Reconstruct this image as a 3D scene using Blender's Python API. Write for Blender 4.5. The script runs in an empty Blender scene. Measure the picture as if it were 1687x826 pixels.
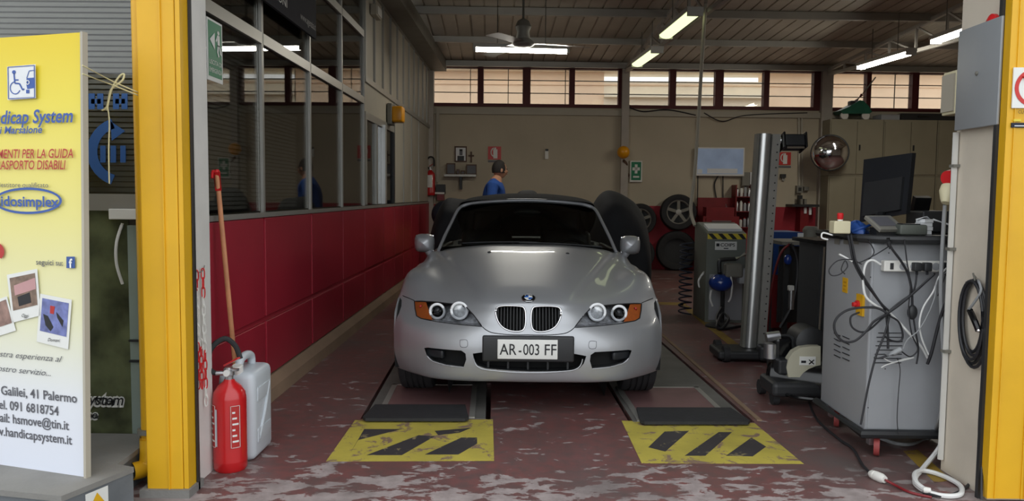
import bpy, bmesh, math, random
import numpy as np
from mathutils import Vector, Matrix
from mathutils.bvhtree import BVHTree
random.seed(7)
SC = bpy.context.scene
COL = SC.collection
# ------------------------------------------------------------------ camera
FPX, CAMH, PITCH, YAW, ROLL = 1300.0, 1.34, math.radians(4.0), math.radians(-0.6), 0.009
_f = np.array([math.sin(YAW)*math.cos(PITCH), math.cos(YAW)*math.cos(PITCH), -math.sin(PITCH)])
_r0 = np.array([math.cos(YAW), -math.sin(YAW), 0.0]); _u0 = np.cross(_r0, _f)
_r = math.cos(ROLL)*_r0 + math.sin(ROLL)*_u0; _u = -math.sin(ROLL)*_r0 + math.cos(ROLL)*_u0
CAM = np.array([0, 0, CAMH])
cd = bpy.data.cameras.new('camera'); cam = bpy.data.objects.new('camera', cd); COL.objects.link(cam)
cam.matrix_world = Matrix(((_r[0], _u[0], -_f[0], 0), (_r[1], _u[1], -_f[1], 0), (_r[2], _u[2], -_f[2], CAMH), (0, 0, 0, 1)))
cd.sensor_width = 36; cd.lens = 36*FPX/1687; cd.clip_start = 0.05; cd.clip_end = 300
SC.camera = cam
# ------------------------------------------------------------------ world, exposure
w = bpy.data.worlds.new('overcast_sky'); SC.world = w; w.use_nodes = True
w.node_tree.nodes['Background'].inputs[0].default_value = (0.93, 0.97, 1.0, 1)
w.node_tree.nodes['Background'].inputs[1].default_value = 1.62
SC.view_settings.view_transform = 'Standard'; SC.view_settings.look = 'None'
SC.view_settings.gamma = 1; SC.view_settings.use_curve_mapping = False
SC.view_settings.exposure = 0.22
try:
    SC.cycles.max_bounces = 10; SC.cycles.diffuse_bounces = 5; SC.cycles.transparent_max_bounces = 16
    SC.cycles.sample_clamp_indirect = 6.0; SC.cycles.caustics_reflective = False; SC.cycles.caustics_refractive = False
except Exception: pass

# ------------------------------------------------------------------ pixel helpers (a pixel gives a direction, a surface the distance)
def ray(px, py): return _r*(px-843.5)/FPX - _u*(py-413)/FPX + _f
def G(px, py, z=0.0):
    d = ray(px, py); return Vector(CAM + d*(z-CAMH)/d[2])
def PY(px, py, Y):
    d = ray(px, py); return Vector(CAM + d*Y/d[1])
def PX(px, py, X):
    d = ray(px, py); return Vector(CAM + d*X/d[0])
BWS = 0.037
def back_y(x, off=0.0): return 14.42 + BWS*(x+1.66) - off
def BW(px, py, off=0.0):
    d = ray(px, py); t = (14.42 + BWS*1.66 - off)/(d[1]-BWS*d[0]); return Vector(CAM + d*t)

# ------------------------------------------------------------------ materials
def lin(c): return tuple((v/255/12.92 if v/255 <= .04045 else ((v/255+.055)/1.055)**2.4) for v in c)
MATS = {}
def mat(name, rgb, rough=.6, metal=0.0, var=.12, scale=6.0, bump=0.0, bscale=60.0, spec=.5, coat=0.0, emit=None, estr=0.0):
    m = bpy.data.materials.new(name); m.use_nodes = True; MATS[name] = m
    nt = m.node_tree; b = nt.nodes['Principled BSDF']
    c = lin(rgb)
    tc = nt.nodes.new('ShaderNodeTexCoord'); n = nt.nodes.new('ShaderNodeTexNoise')
    n.inputs['Scale'].default_value = scale; n.inputs['Detail'].default_value = 5
    nt.links.new(tc.outputs['Object'], n.inputs['Vector'])
    r = nt.nodes.new('ShaderNodeValToRGB'); r.color_ramp.elements[0].position = .3; r.color_ramp.elements[1].position = .7
    r.color_ramp.elements[0].color = tuple(v*(1-var) for v in c)+(1,)
    r.color_ramp.elements[1].color = tuple(min(1, v*(1+var*.6)) for v in c)+(1,)
    nt.links.new(n.outputs['Fac'], r.inputs['Fac']); nt.links.new(r.outputs['Color'], b.inputs['Base Color'])
    b.inputs['Roughness'].default_value = rough; b.inputs['Metallic'].default_value = metal
    b.inputs['Specular IOR Level'].default_value = spec
    if coat: b.inputs['Coat Weight'].default_value = coat; b.inputs['Coat Roughness'].default_value = .03
    if emit: b.inputs['Emission Color'].default_value = lin(emit)+(1,); b.inputs['Emission Strength'].default_value = estr
    if bump:
        n2 = nt.nodes.new('ShaderNodeTexNoise'); n2.inputs['Scale'].default_value = bscale; n2.inputs['Detail'].default_value = 3
        nt.links.new(tc.outputs['Object'], n2.inputs['Vector'])
        bp = nt.nodes.new('ShaderNodeBump'); bp.inputs['Strength'].default_value = bump; bp.inputs['Distance'].default_value = .01
        nt.links.new(n2.outputs['Fac'], bp.inputs['Height']); nt.links.new(bp.outputs['Normal'], b.inputs['Normal'])
    return m
def glass(name, tint=(255, 255, 255), rough=.0, refl=1.0, milk=0.0, milkc=(230, 230, 230)):
    m = bpy.data.materials.new(name); m.use_nodes = True; MATS[name] = m
    nt = m.node_tree; nt.nodes.remove(nt.nodes['Principled BSDF']); out = nt.nodes['Material Output']
    tr = nt.nodes.new('ShaderNodeBsdfTransparent'); tr.inputs[0].default_value = lin(tint)+(1,)
    gl = nt.nodes.new('ShaderNodeBsdfGlossy'); gl.inputs['Roughness'].default_value = rough
    fr = nt.nodes.new('ShaderNodeFresnel'); fr.inputs[0].default_value = 1.5
    ml = nt.nodes.new('ShaderNodeMath'); ml.operation = 'MULTIPLY'; ml.inputs[1].default_value = refl; ml.use_clamp = True
    nt.links.new(fr.outputs[0], ml.inputs[0])
    mx = nt.nodes.new('ShaderNodeMixShader'); nt.links.new(ml.outputs[0], mx.inputs[0])
    src = tr.outputs[0]
    if milk:
        df = nt.nodes.new('ShaderNodeBsdfDiffuse'); df.inputs[0].default_value = lin(milkc)+(1,)
        ns = nt.nodes.new('ShaderNodeTexNoise'); ns.inputs['Scale'].default_value = 3
        mr = nt.nodes.new('ShaderNodeMapRange'); mr.inputs[3].default_value = milk*.8; mr.inputs[4].default_value = milk*1.2
        nt.links.new(ns.outputs['Fac'], mr.inputs[0])
        m2 = nt.nodes.new('ShaderNodeMixShader'); nt.links.new(mr.outputs[0], m2.inputs[0])
        nt.links.new(tr.outputs[0], m2.inputs[1]); nt.links.new(df.outputs[0], m2.inputs[2]); src = m2.outputs[0]
    nt.links.new(src, mx.inputs[1]); nt.links.new(gl.outputs[0], mx.inputs[2]); nt.links.new(mx.outputs[0], out.inputs[0])
    return m
def lamp_mat(name, rgb, strength):
    m = bpy.data.materials.new(name); m.use_nodes = True; MATS[name] = m
    b = m.node_tree.nodes['Principled BSDF']; b.inputs['Base Color'].default_value = lin(rgb)+(1,)
    b.inputs['Emission Color'].default_value = lin(rgb)+(1,); b.inputs['Emission Strength'].default_value = strength
    return m
def nodes_of(m): return m.node_tree.nodes, m.node_tree.links
def noise_mask(nt, coord, scale, lo, hi, detail=6, rough=.6, dist=0.0):
    n = nt.nodes.new('ShaderNodeTexNoise'); n.inputs['Scale'].default_value = scale; n.inputs['Detail'].default_value = detail
    n.inputs['Roughness'].default_value = rough; n.inputs['Distortion'].default_value = dist
    nt.links.new(coord, n.inputs['Vector'])
    r = nt.nodes.new('ShaderNodeMapRange'); r.inputs[1].default_value = lo; r.inputs[2].default_value = hi
    nt.links.new(n.outputs['Fac'], r.inputs[0]); return n, r
def mixc(nt, fac, a, b):
    m = nt.nodes.new('ShaderNodeMix'); m.data_type = 'RGBA'
    if isinstance(fac, float): m.inputs[0].default_value = fac
    else: nt.links.new(fac, m.inputs[0])
    for i, v in ((6, a), (7, b)):
        if isinstance(v, tuple): m.inputs[i].default_value = lin(v)+(1,)
        else: nt.links.new(v, m.inputs[i])
    return m.outputs[2]
def floor_material():
    m = bpy.data.materials.new('worn_red_floor_paint'); m.use_nodes = True; MATS['floor'] = m
    nt = m.node_tree; b = nt.nodes['Principled BSDF']; tc = nt.nodes.new('ShaderNodeTexCoord'); co = tc.outputs['Object']
    sep = nt.nodes.new('ShaderNodeSeparateXYZ'); nt.links.new(co, sep.inputs[0])
    wear = nt.nodes.new('ShaderNodeMapRange'); wear.inputs[1].default_value = 3.35; wear.inputs[2].default_value = 4.0
    wear.inputs[3].default_value = .13; wear.inputs[4].default_value = -.01     # scuffed by traffic at the threshold
    nt.links.new(sep.outputs['Y'], wear.inputs[0])
    mp = nt.nodes.new('ShaderNodeMapping'); mp.inputs['Scale'].default_value = (1.0, 1.7, 1); nt.links.new(co, mp.inputs[0])
    n, r = noise_mask(nt, mp.outputs[0], 5.6, .58, .60, 10, .66, .3)
    add = nt.nodes.new('ShaderNodeMath'); add.operation = 'ADD'; nt.links.new(n.outputs['Fac'], add.inputs[0]); nt.links.new(wear.outputs[0], add.inputs[1])
    for l in list(nt.links):
        if l.to_node == r and l.to_socket == r.inputs[0]: nt.links.remove(l)
    nt.links.new(add.outputs[0], r.inputs[0])
    n2, r2 = noise_mask(nt, co, 1.1, .35, .65, 5)
    n3, r3 = noise_mask(nt, co, 14, .35, .7, 6)
    red = mixc(nt, r2.outputs[0], (130, 78, 76), (110, 75, 72))
    red = mixc(nt, r3.outputs[0], red, (96, 76, 74))
    grey = mixc(nt, r3.outputs[0], (164, 152, 150), (136, 124, 122))
    c = mixc(nt, r.outputs[0], red, grey)
    n4, r4 = noise_mask(nt, co, .8, .5, .72, 4)
    c2 = mixc(nt, r4.outputs[0], c, (94, 86, 84))
    nt.links.new(c2, b.inputs['Base Color'])
    rr = nt.nodes.new('ShaderNodeMapRange'); rr.inputs[3].default_value = .42; rr.inputs[4].default_value = .8
    nt.links.new(r.outputs[0], rr.inputs[0]); nt.links.new(rr.outputs[0], b.inputs['Roughness'])
    bp = nt.nodes.new('ShaderNodeBump'); bp.inputs['Strength'].default_value = .25; bp.inputs['Distance'].default_value = .004; bp.invert = True
    nt.links.new(r.outputs[0], bp.inputs['Height']); nt.links.new(bp.outputs[0], b.inputs['Normal'])
    return m
def worn_paint(name, rgb, under=(112, 88, 86), amount=.5, scale=9):
    m = bpy.data.materials.new(name); m.use_nodes = True; MATS[name] = m
    nt = m.node_tree; b = nt.nodes['Principled BSDF']; tc = nt.nodes.new('ShaderNodeTexCoord'); co = tc.outputs['Object']
    n, r = noise_mask(nt, co, scale, .62-amount*.1, .64-amount*.05, 8, .7, .5)
    n2, r2 = noise_mask(nt, co, 3, .3, .7)
    c = mixc(nt, r2.outputs[0], rgb, tuple(int(v*.84) for v in rgb))
    c = mixc(nt, r.outputs[0], c, under)
    nt.links.new(c, b.inputs['Base Color']); b.inputs['Roughness'].default_value = .65
    return m
floor_material()
mat('silver', (172, 174, 178), .36, .5, .03, 2, spec=.5, coat=.5)
mat('chrome', (225, 225, 228), .08, 1, .02)
mat('chrome_dull', (190, 190, 194), .28, .9, .05)
mat('black_plastic', (40, 41, 43), .5, 0, .15)
mat('black_gloss', (16, 16, 18), .2, 0, .1)
mat('rubber', (40, 40, 42), .8, 0, .2, 20, bump=.15)
mat('dark_void', (12, 12, 13), .9, 0, .1)
mat('softtop', (24, 24, 27), .9, 0, .2, 30, bump=.2, bscale=250)
mat('tarp', (32, 33, 38), .8, 0, .2, 5, bump=.3, bscale=18)
mat('amber', (226, 120, 60), .15, 0, .1, 30, spec=.6)
mat('reflector', (235, 235, 238), .12, 1, .03)
mat('halo', (245, 247, 250), .3, 0, .02)
mat('lamp_white', (196, 198, 202), .25, .45, .5, 45)
mat('halo_soft', (225, 228, 230), .3, .2, .25, 60)
mat('plate_white', (222, 222, 218), .45, 0, .05)
mat('ink', (28, 28, 32), .5, 0, .1)
mat('bmw_blue', (40, 92, 170), .3, 0, .05)
glass('lens_clear', (252, 253, 255), 0, 1.0)
glass('windscreen', (170, 176, 170), 0, 1.1)
glass('pane_glass', (246, 247, 245), .0, .85)
glass('strip_glass', (250, 248, 244), .0, .6, .12, (225, 215, 200))
glass('shop_glass', (240, 241, 240), .0, 1.0)
mat('yellow', (222, 170, 26), .45, 0, .10, 3, bump=.06, bscale=30)
mat('yellow_dark', (196, 142, 18), .5, 0, .12, 5)
mat('white_paint', (214, 211, 206), .55, 0, .10, 4, bump=.08, bscale=40)
mat('cream_wall', (188, 177, 156), .85, 0, .08, 1.5, bump=.08, bscale=60)
mat('beige_panel', (178, 171, 156), .6, 0, .06, 2)
mat('red_panel', (160, 37, 54), .38, 0, .10, 2)
mat('red_wall', (156, 34, 48), .6, 0, .12, 2)
mat('red_frame', (84, 24, 26), .6, 0, .15, 4)
mat('alu', (166, 164, 158), .42, .55, .06, 4)
mat('alu_bright', (206, 207, 206), .3, .8, .05, 4)
mat('steel_grey', (128, 126, 118), .6, .2, .12, 5)
mat('roof_sheet', (196, 189, 174), .55, .1, .14, 2)
mat('truss_grey', (182, 178, 170), .55, .1, .1, 5)
mat('column_grey', (176, 168, 158), .6, .0, .1, 5)
mat('jamb_cream', (214, 204, 188), .55, 0, .12, 2.5, bump=.08, bscale=40)
mat('plinth', (142, 118, 96), .8, 0, .18, 3, bump=.1)
mat('concrete', (128, 126, 122), .85, 0, .18, 3, bump=.2, bscale=50)
mat('asphalt', (120, 118, 114), .9, 0, .2, 8, bump=.2)
mat('stone_grey', (104, 108, 112), .7, 0, .22, 5, bump=.15)
mat('office_wall', (170, 162, 146), .85, 0, .06)
mat('blind', (192, 189, 180), .5, .1, .05)
mat('lamp_body', (206, 206, 200), .45, 0, .05)
lamp_mat('tube_lit', (255, 250, 236), 40.0)
lamp_mat('tube_lit_green', (234, 246, 190), 1.25)
mat('fan_grey', (150, 148, 142), .5, .1, .08)
mat('cabinet', (150, 143, 122), .55, 0, .06, 3)
mat('console_grey', (112, 116, 108), .5, 0, .08, 4)
mat('console_side', (86, 90, 84), .5, 0, .08, 4)
mat('cart_grey', (158, 160, 164), .5, .05, .06, 3)
mat('tape_yellow', (222, 200, 60), .5, 0, .1)
mat('sign_white', (226, 226, 222), .5, 0, .04)
mat('sign_green', (24, 122, 84), .45, 0, .06)
mat('sign_red', (196, 44, 38), .45, 0, .06)
mat('sign_navy', (30, 30, 40), .85, 0, .1)
mat('logo_blue', (44, 88, 148), .5, 0, .06)
mat('print_blue', (52, 86, 160), .5, 0, .06)
mat('print_red', (176, 44, 40), .5, 0, .06)
mat('print_grey', (92, 92, 98), .5, 0, .06)
mat('fb_blue', (54, 84, 150), .5, 0, .05)
mat('ext_red', (190, 26, 30), .28, 0, .08, 4, coat=.4)
mat('jerry', (196, 202, 208), .35, 0, .05, 3)
mat('wood_stick', (206, 140, 98), .55, 0, .18, 12)
mat('wood_dark', (90, 64, 48), .6, 0, .2)
mat('plastic_red', (206, 36, 40), .35, 0, .08)
mat('plastic_white', (222, 220, 214), .4, 0, .06)
mat('cream_box', (214, 206, 172), .5, 0, .06)
mat('grey_box', (150, 154, 158), .45, .1, .05, 3)
mat('blue_plastic', (34, 72, 140), .45, 0, .1)
mat('blue_motor', (26, 58, 138), .25, 0, .1, coat=.5)
mat('beige_guard', (188, 184, 164), .5, 0, .08)
mat('tool_red', (124, 26, 32), .45, 0, .12)
mat('cable_black', (36, 36, 40), .5, 0, .1)
mat('cable_grey', (150, 152, 154), .5, 0, .08)
mat('cable_white', (224, 224, 222), .45, 0, .05)
mat('screen_dark', (34, 36, 40), .35, 0, .1)
mat('screen_tv', (150, 164, 186), .15, 0, .35, 2.2, emit=(150, 168, 196), estr=.15)
mat('beacon', (236, 160, 16), .3, 0, .08)
mat('mower_green', (24, 92, 72), .45, 0, .15)
mat('skin', (186, 136, 108), .6, 0, .08)
mat('hair', (30, 24, 22), .7, 0, .2, 60, bump=.4, bscale=300)
mat('shirt_blue', (40, 82, 160), .85, 0, .12, 12, bump=.2)
mat('trouser_navy', (36, 40, 56), .85, 0, .12)
mat('paper', (226, 228, 230), .6, 0, .04)
mat('peach_wall', (250, 222, 194), .85, 0, .10, .6)
mat('white_wall', (246, 236, 216), .85, 0, .08, .6)
mat('runway_grey', (112, 110, 106), .6, .25, .18, 5, bump=.1)
mat('film_green', (96, 102, 72), .35, 0, .8, 5)
mat('castor_red', (150, 62, 60), .6, 0, .2, 20)
mat('rope', (214, 206, 160), .8, 0, .15)
mat('door_green', (144, 158, 150), .35, 0, .06)
def checker_plate():
    m = mat('red_checker_plate', (132, 98, 98), .45, .3, .2, 5); nt = m.node_tree; b = nt.nodes['Principled BSDF']
    tc = nt.nodes.new('ShaderNodeTexCoord'); mp = nt.nodes.new('ShaderNodeMapping'); mp.inputs['Rotation'].default_value = (0, 0, .785)
    mp.inputs['Scale'].default_value = (45, 45, 45); nt.links.new(tc.outputs['Object'], mp.inputs[0])
    ck = nt.nodes.new('ShaderNodeTexChecker'); ck.inputs['Scale'].default_value = 1; nt.links.new(mp.outputs[0], ck.inputs[0])
    bp = nt.nodes.new('ShaderNodeBump'); bp.inputs['Strength'].default_value = .7; bp.inputs['Distance'].default_value = .004
    nt.links.new(ck.outputs['Fac'], bp.inputs['Height']); nt.links.new(bp.outputs[0], b.inputs['Normal'])
checker_plate()
worn_paint('hazard_yellow', (200, 184, 80), (132, 108, 92), .75, 8)
worn_paint('hazard_black', (62, 58, 60), (140, 128, 92), .42, 10)
worn_paint('line_yellow', (150, 122, 46), (98, 70, 64), .6, 7)
def banner_mat():
    m = bpy.data.materials.new('banner_print'); m.use_nodes = True; MATS['banner'] = m
    nt = m.node_tree; b = nt.nodes['Principled BSDF']; tc = nt.nodes.new('ShaderNodeTexCoord'); sep = nt.nodes.new('ShaderNodeSeparateXYZ')
    nt.links.new(tc.outputs['Object'], sep.inputs[0])
    r = nt.nodes.new('ShaderNodeValToRGB'); mr = nt.nodes.new('ShaderNodeMapRange'); mr.inputs[1].default_value = .15; mr.inputs[2].default_value = 1.97
    nt.links.new(sep.outputs['Z'], mr.inputs[0]); nt.links.new(mr.outputs[0], r.inputs[0])
    e = r.color_ramp.elements
    e[0].position = 0; e[0].color = lin((220, 224, 236))+(1,); e[1].position = 1; e[1].color = lin((226, 198, 12))+(1,)
    for p, c in ((.18, (224, 226, 232)), (.36, (226, 224, 190)), (.6, (228, 218, 134)), (.85, (230, 212, 72))):
        x = e.new(p); x.color = lin(c)+(1,)
    nt.links.new(r.outputs[0], b.inputs['Base Color']); b.inputs['Roughness'].default_value = .4
banner_mat()

# ------------------------------------------------------------------ mesh builder
def frame_from(d, up=Vector((0, 0, 1))):
    d = Vector(d).normalized()
    if abs(d.dot(up)) > .98: up = Vector((0, 1, 0))
    x = d.cross(up).normalized(); y = x.cross(d).normalized()
    return x, y, d
class MB:
    def __init__(s): s.v = []; s.f = []
    def add(s, vs, fs):
        o = len(s.v); s.v += [tuple(v) for v in vs]; s.f += [tuple(i+o for i in f) for f in fs]; return s
    def box(s, c, d, rz=0.0, rx=0.0, ry=0.0, bev=0.0, M=None):
        hx, hy, hz = d[0]/2, d[1]/2, d[2]/2
        if bev:
            bm = bmesh.new(); bmesh.ops.create_cube(bm, size=1)
            for v in bm.verts: v.co = Vector((v.co.x*d[0], v.co.y*d[1], v.co.z*d[2]))
            bmesh.ops.bevel(bm, geom=bm.edges[:], offset=min(bev, hx*.95, hy*.95, hz*.95), segments=3, profile=.5, affect='EDGES')
            vs = [v.co.copy() for v in bm.verts]; bm.verts.index_update(); fs = [[v.index for v in f.verts] for f in bm.faces]; bm.free()
        else:
            vs = [Vector((x, y, z)) for z in (-hz, hz) for y in (-hy, hy) for x in (-hx, hx)]
            fs = [(0, 2, 3, 1), (4, 5, 7, 6), (0, 1, 5, 4), (2, 6, 7, 3), (0, 4, 6, 2), (1, 3, 7, 5)]
        R = M if M is not None else (Matrix.Rotation(rz, 3, 'Z') @ Matrix.Rotation(ry, 3, 'Y') @ Matrix.Rotation(rx, 3, 'X'))
        c = Vector(c); return s.add([R @ v + c for v in vs], fs)
    def span(s, a, b, bev=0.0):
        a, b = Vector(a), Vector(b); return s.box((a+b)/2, [abs(x) for x in (b-a)], bev=bev)
    def beam(s, a, b, wd, ht, up=(0, 0, 1)):
        a, b = Vector(a), Vector(b); x, y, d = frame_from(b-a, Vector(up)); vs = []
        for p in (a, b):
            for i, j in ((-1, -1), (1, -1), (1, 1), (-1, 1)): vs.append(p + x*i*wd/2 + y*j*ht/2)
        return s.add(vs, [(0, 1, 2, 3), (7, 6, 5, 4), (0, 4, 5, 1), (1, 5, 6, 2), (2, 6, 7, 3), (3, 7, 4, 0)])
    def tube(s, pts, r, n=8, closed=False, cap=True):
        pts = [Vector(p) for p in pts]; m = len(pts); rs = r if isinstance(r, (list, tuple)) else [r]*m
        vs = []; prev = None
        for i, p in enumerate(pts):
            a = pts[i-1] if (i > 0 or closed) else pts[i]; b = pts[(i+1) % m] if (i < m-1 or closed) else pts[i]
            d = (b-a)
            if d.length < 1e-9: d = Vector((0, 0, 1))
            d.normalize()
            if prev is None: x, y, _ = frame_from(d)
            else:
                x = prev - d*prev.dot(d)
                if x.length < 1e-6: x, y, _ = frame_from(d)
                x.normalize(); y = d.cross(x)
            prev = x
            for k in range(n):
                t = 2*math.pi*k/n; vs.append(p + (x*math.cos(t) + y*math.sin(t))*rs[i])
        fs = []
        for i in range(m if closed else m-1):
            j = (i+1) % m
            for k in range(n): fs.append((i*n+k, i*n+(k+1) % n, j*n+(k+1) % n, j*n+k))
        if cap and not closed: fs += [tuple(range(n))[::-1], tuple((m-1)*n+k for k in range(n))]
        return s.add(vs, fs)
    def lathe(s, prof, o=(0, 0, 0), ax=(0, 0, 1), n=24, cap=True):
        x, y, d = frame_from(Vector(ax)); o = Vector(o); vs = []
        for r, h in prof:
            for k in range(n):
                t = 2*math.pi*k/n; vs.append(o + d*h + (x*math.cos(t)+y*math.sin(t))*max(r, 1e-5))
        m = len(prof); fs = [(i*n+k, i*n+(k+1) % n, (i+1)*n+(k+1) % n, (i+1)*n+k) for i in range(m-1) for k in range(n)]
        if cap: fs += [tuple(range(n))[::-1], tuple((m-1)*n+k for k in range(n))]
        return s.add(vs, fs)
    def cyl(s, a, b, r, n=20):
        a, b = Vector(a), Vector(b); return s.lathe([(r, 0), (r, (b-a).length)], a, b-a, n)
    def prism(s, pts, fmap, d0, d1):
        """outline (a,b) mapped by fmap(a,b,depth) and extruded between two depths"""
        n = len(pts); vs = [fmap(a, b, d0) for a, b in pts] + [fmap(a, b, d1) for a, b in pts]
        fs = [tuple(range(n)), tuple(range(2*n-1, n-1, -1))] + [(i, i+n, (i+1) % n+n, (i+1) % n) for i in range(n)]
        return s.add(vs, fs)
    def sphere(s, c, r, n=20, m=12, sc=(1, 1, 1)):
        c = Vector(c); vs = []
        for i in range(m+1):
            p = math.pi*i/m
            for k in range(n):
                t = 2*math.pi*k/n; vs.append(c + Vector((r*sc[0]*math.sin(p)*math.cos(t), r*sc[1]*math.sin(p)*math.sin(t), r*sc[2]*math.cos(p))))
        return s.add(vs, [(i*n+k, (i+1)*n+k, (i+1)*n+(k+1) % n, i*n+(k+1) % n) for i in range(m) for k in range(n)])
    def grid(s, P, closed_u=False):
        r, c = len(P), len(P[0]); vs = [p for row in P for p in row]
        return s.add(vs, [(i*c+j, i*c+(j+1) % c, (i+1)*c+(j+1) % c, (i+1)*c+j) for i in range(r-1) for j in range(c if closed_u else c-1)])
    def mesh(s, name, m, smooth=False, fix=True):
        me = bpy.data.meshes.new(name); me.from_pydata(s.v, [], s.f)
        if fix:
            bm = bmesh.new(); bm.from_mesh(me); bmesh.ops.remove_doubles(bm, verts=bm.verts, dist=1e-5)
            bmesh.ops.recalc_face_normals(bm, faces=bm.faces); bm.to_mesh(me); bm.free()
        if m: me.materials.append(MATS[m])
        if smooth:
            me.polygons.foreach_set('use_smooth', [True]*len(me.polygons))
            me.set_sharp_from_angle(angle=math.radians(38))
        me.update(); return me
    def build(s, name, m, parent=None, smooth=False, world=True, label=None, fix=True):
        return link(name, s.mesh(name, m, smooth, fix), parent, world, label)
def mw(o): return Matrix.Translation(o.location) @ o.rotation_euler.to_matrix().to_4x4()
def link(name, me, parent=None, world=True, label=None):
    o = bpy.data.objects.new(name, me); COL.objects.link(o)
    if parent:
        o.parent = parent
        if world:
            o.matrix_parent_inverse = abs_matrix(parent).inverted()
    if label: o['label'] = label
    return o
def abs_matrix(o):
    L = Matrix.LocRotScale(o.location, o.rotation_euler, o.scale)
    return abs_matrix(o.parent) @ o.matrix_parent_inverse @ L if o.parent else L
def tag(o, label, cat, group=None):
    o['label'] = label; o['category'] = cat
    if group: o['group'] = group
    return o
def thing(name, label, cat, loc=(0, 0, 0), rz=0.0, group=None):
    o = bpy.data.objects.new(name, None); COL.objects.link(o); o.empty_display_size = .1
    o.location = loc; o.rotation_euler = (0, 0, rz); return tag(o, label, cat, group)
def struct(o): o['kind'] = 'structure'; return o
def sroot(name, loc=(0, 0, 0)):
    o = bpy.data.objects.new(name, None); COL.objects.link(o); o.location = loc; return struct(o)
def text(body, m, parent, o, ux, uz, w=None, h=.05, name='lettering', align='L', shear=0.0, bold=0.0, off=.0015):
    """flat lettering: origin o = baseline start (or end for align R), ux reading direction, uz up; cap height h, overall width w"""
    cu = bpy.data.curves.new('t', 'FONT'); cu.body = body; cu.size = 1; cu.shear = shear; cu.offset = bold; cu.extrude = 0.0; cu.resolution_u = 3
    ob = bpy.data.objects.new('t', cu); COL.objects.link(ob)
    dg = bpy.context.evaluated_depsgraph_get(); me = bpy.data.meshes.new_from_object(ob.evaluated_get(dg))
    bpy.data.objects.remove(ob); bpy.data.curves.remove(cu)
    me.name = name
    xs = [v.co.x for v in me.vertices]; x0, x1 = min(xs), max(xs)
    sy = h/.70; sx = (w/(x1-x0)) if w else sy
    ux, uz, o = Vector(ux).normalized(), Vector(uz).normalized(), Vector(o); nn = ux.cross(uz)
    sh = {'L': 0, 'R': x1-x0, 'C': (x1-x0)/2}[align]
    for v in me.vertices: v.co = o + ux*((v.co.x-x0-sh)*sx) + uz*(v.co.y*sy) + nn*off
    me.materials.clear(); me.materials.append(MATS[m]); me.update()
    return link(name, me, parent)
def smooth_path(pts, k=8, closed=False):
    P = [Vector(p) for p in pts]; n = len(P); out = []
    if n < 3: return P
    for i in range(n if closed else n-1):
        g = (lambda q: P[q % n]) if closed else (lambda q: P[min(max(q, 0), n-1)])
        p0, p1, p2, p3 = g(i-1), g(i), g(i+1), g(i+2)
        for j in range(k):
            t = j/k
            out.append(.5*((2*p1)+(p2-p0)*t+(2*p0-5*p1+4*p2-p3)*t*t+(3*p1-p0-3*p2+p3)*t**3))
    if not closed: out.append(P[-1])
    return out
def cable(name, pts, r, m, label=None, cat='cable', parent=None, group=None, n=7, k=8):
    o = MB().tube(smooth_path(pts, k), r, n).build(name, m, parent, True)
    if label: tag(o, label, cat, group)
    return o
def copy_tree(o, loc=None, rz=None, parent=None):
    c = o.copy(); COL.objects.link(c)
    if parent: c.parent = parent
    if loc is not None: c.location = loc
    if rz is not None: c.rotation_euler = (0, 0, rz)
    for ch in [x for x in bpy.data.objects if x.parent == o]: copy_tree(ch, parent=c)
    return c
def rrect(x0, x1, y0, y1, r, k=4):
    out = []
    for cx, cy, a in ((x1-r, y1-r, 0), (x0+r, y1-r, 90), (x0+r, y0+r, 180), (x1-r, y0+r, 270)):
        for i in range(k+1):
            t = math.radians(a+90*i/k); out.append((cx+r*math.cos(t), cy+r*math.sin(t)))
    return out
V = Vector
def boolean(m, cutter, name, mt):
    a = m.build('tmp_a', mt); b = cutter.build('tmp_b', mt)
    md = a.modifiers.new('b', 'BOOLEAN'); md.object = b; md.operation = 'DIFFERENCE'; md.solver = 'EXACT'
    dg = bpy.context.evaluated_depsgraph_get(); me = bpy.data.meshes.new_from_object(a.evaluated_get(dg)); me.name = name
    bpy.data.objects.remove(a); bpy.data.objects.remove(b)
    me.polygons.foreach_set('use_smooth', [True]*len(me.polygons)); me.set_sharp_from_angle(angle=math.radians(40)); me.update()
    return me
# ------------------------------------------------------------------ ground and floors
LW = -1.66
fl = MB().span((-6, 3.30, -.12), (8.75, 15.2, 0)).build('floor', 'floor'); struct(fl)
gp = MB().span((-30, -30, -.14), (30, 3.295, -.012)).build('trim_1', 'asphalt'); struct(gp)
# ------------------------------------------------------------------ back wall: column grid, red dado, window band
wb = sroot('wall_back')
def bwbox(m, x0, x1, z0, z1, o0, o1):
    """box lying on the back wall between two offsets in front of it"""
    vs = [V((x, back_y(x, o), z)) for z in (z0, z1) for o in (o0, o1) for x in (x0, x1)]
    return m.add(vs, [(0, 2, 3, 1), (4, 5, 7, 6), (0, 1, 5, 4), (2, 6, 7, 3), (0, 4, 6, 2), (1, 3, 7, 5)])
WZ0, WZ1 = 3.0, 3.63
bwbox(MB(), -1.9, 8.75, 0, 1.17, -.2, .0).build('dado', 'red_wall', wb)
bwbox(MB(), -1.9, 8.75, 1.17, WZ0-.06, -.2, .0).build('plaster', 'cream_wall', wb)
bwbox(MB(), -1.9, 8.75, WZ1+.06, 4.1, -.2, .0).build('lintel', 'red_frame', wb)
bwbox(MB(), -1.62, 8.7, 2.80, 2.90, 0, .06).build('cable_tray', 'beige_panel', wb)
tr = sroot('trim_2')
edges = [(690, 705), (714.5, 787), (796.5, 861), (874, 938), (947, 1018.5), (1033.5, 1103), (1113.5, 1178), (1191.5, 1258), (1267, 1340), (1363.5, 1427), (1434.5, 1502), (1513, 1572), (1582, 1640)]
xs = [(BW(a, 145).x, BW(b, 145).x) for a, b in edges]
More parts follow.
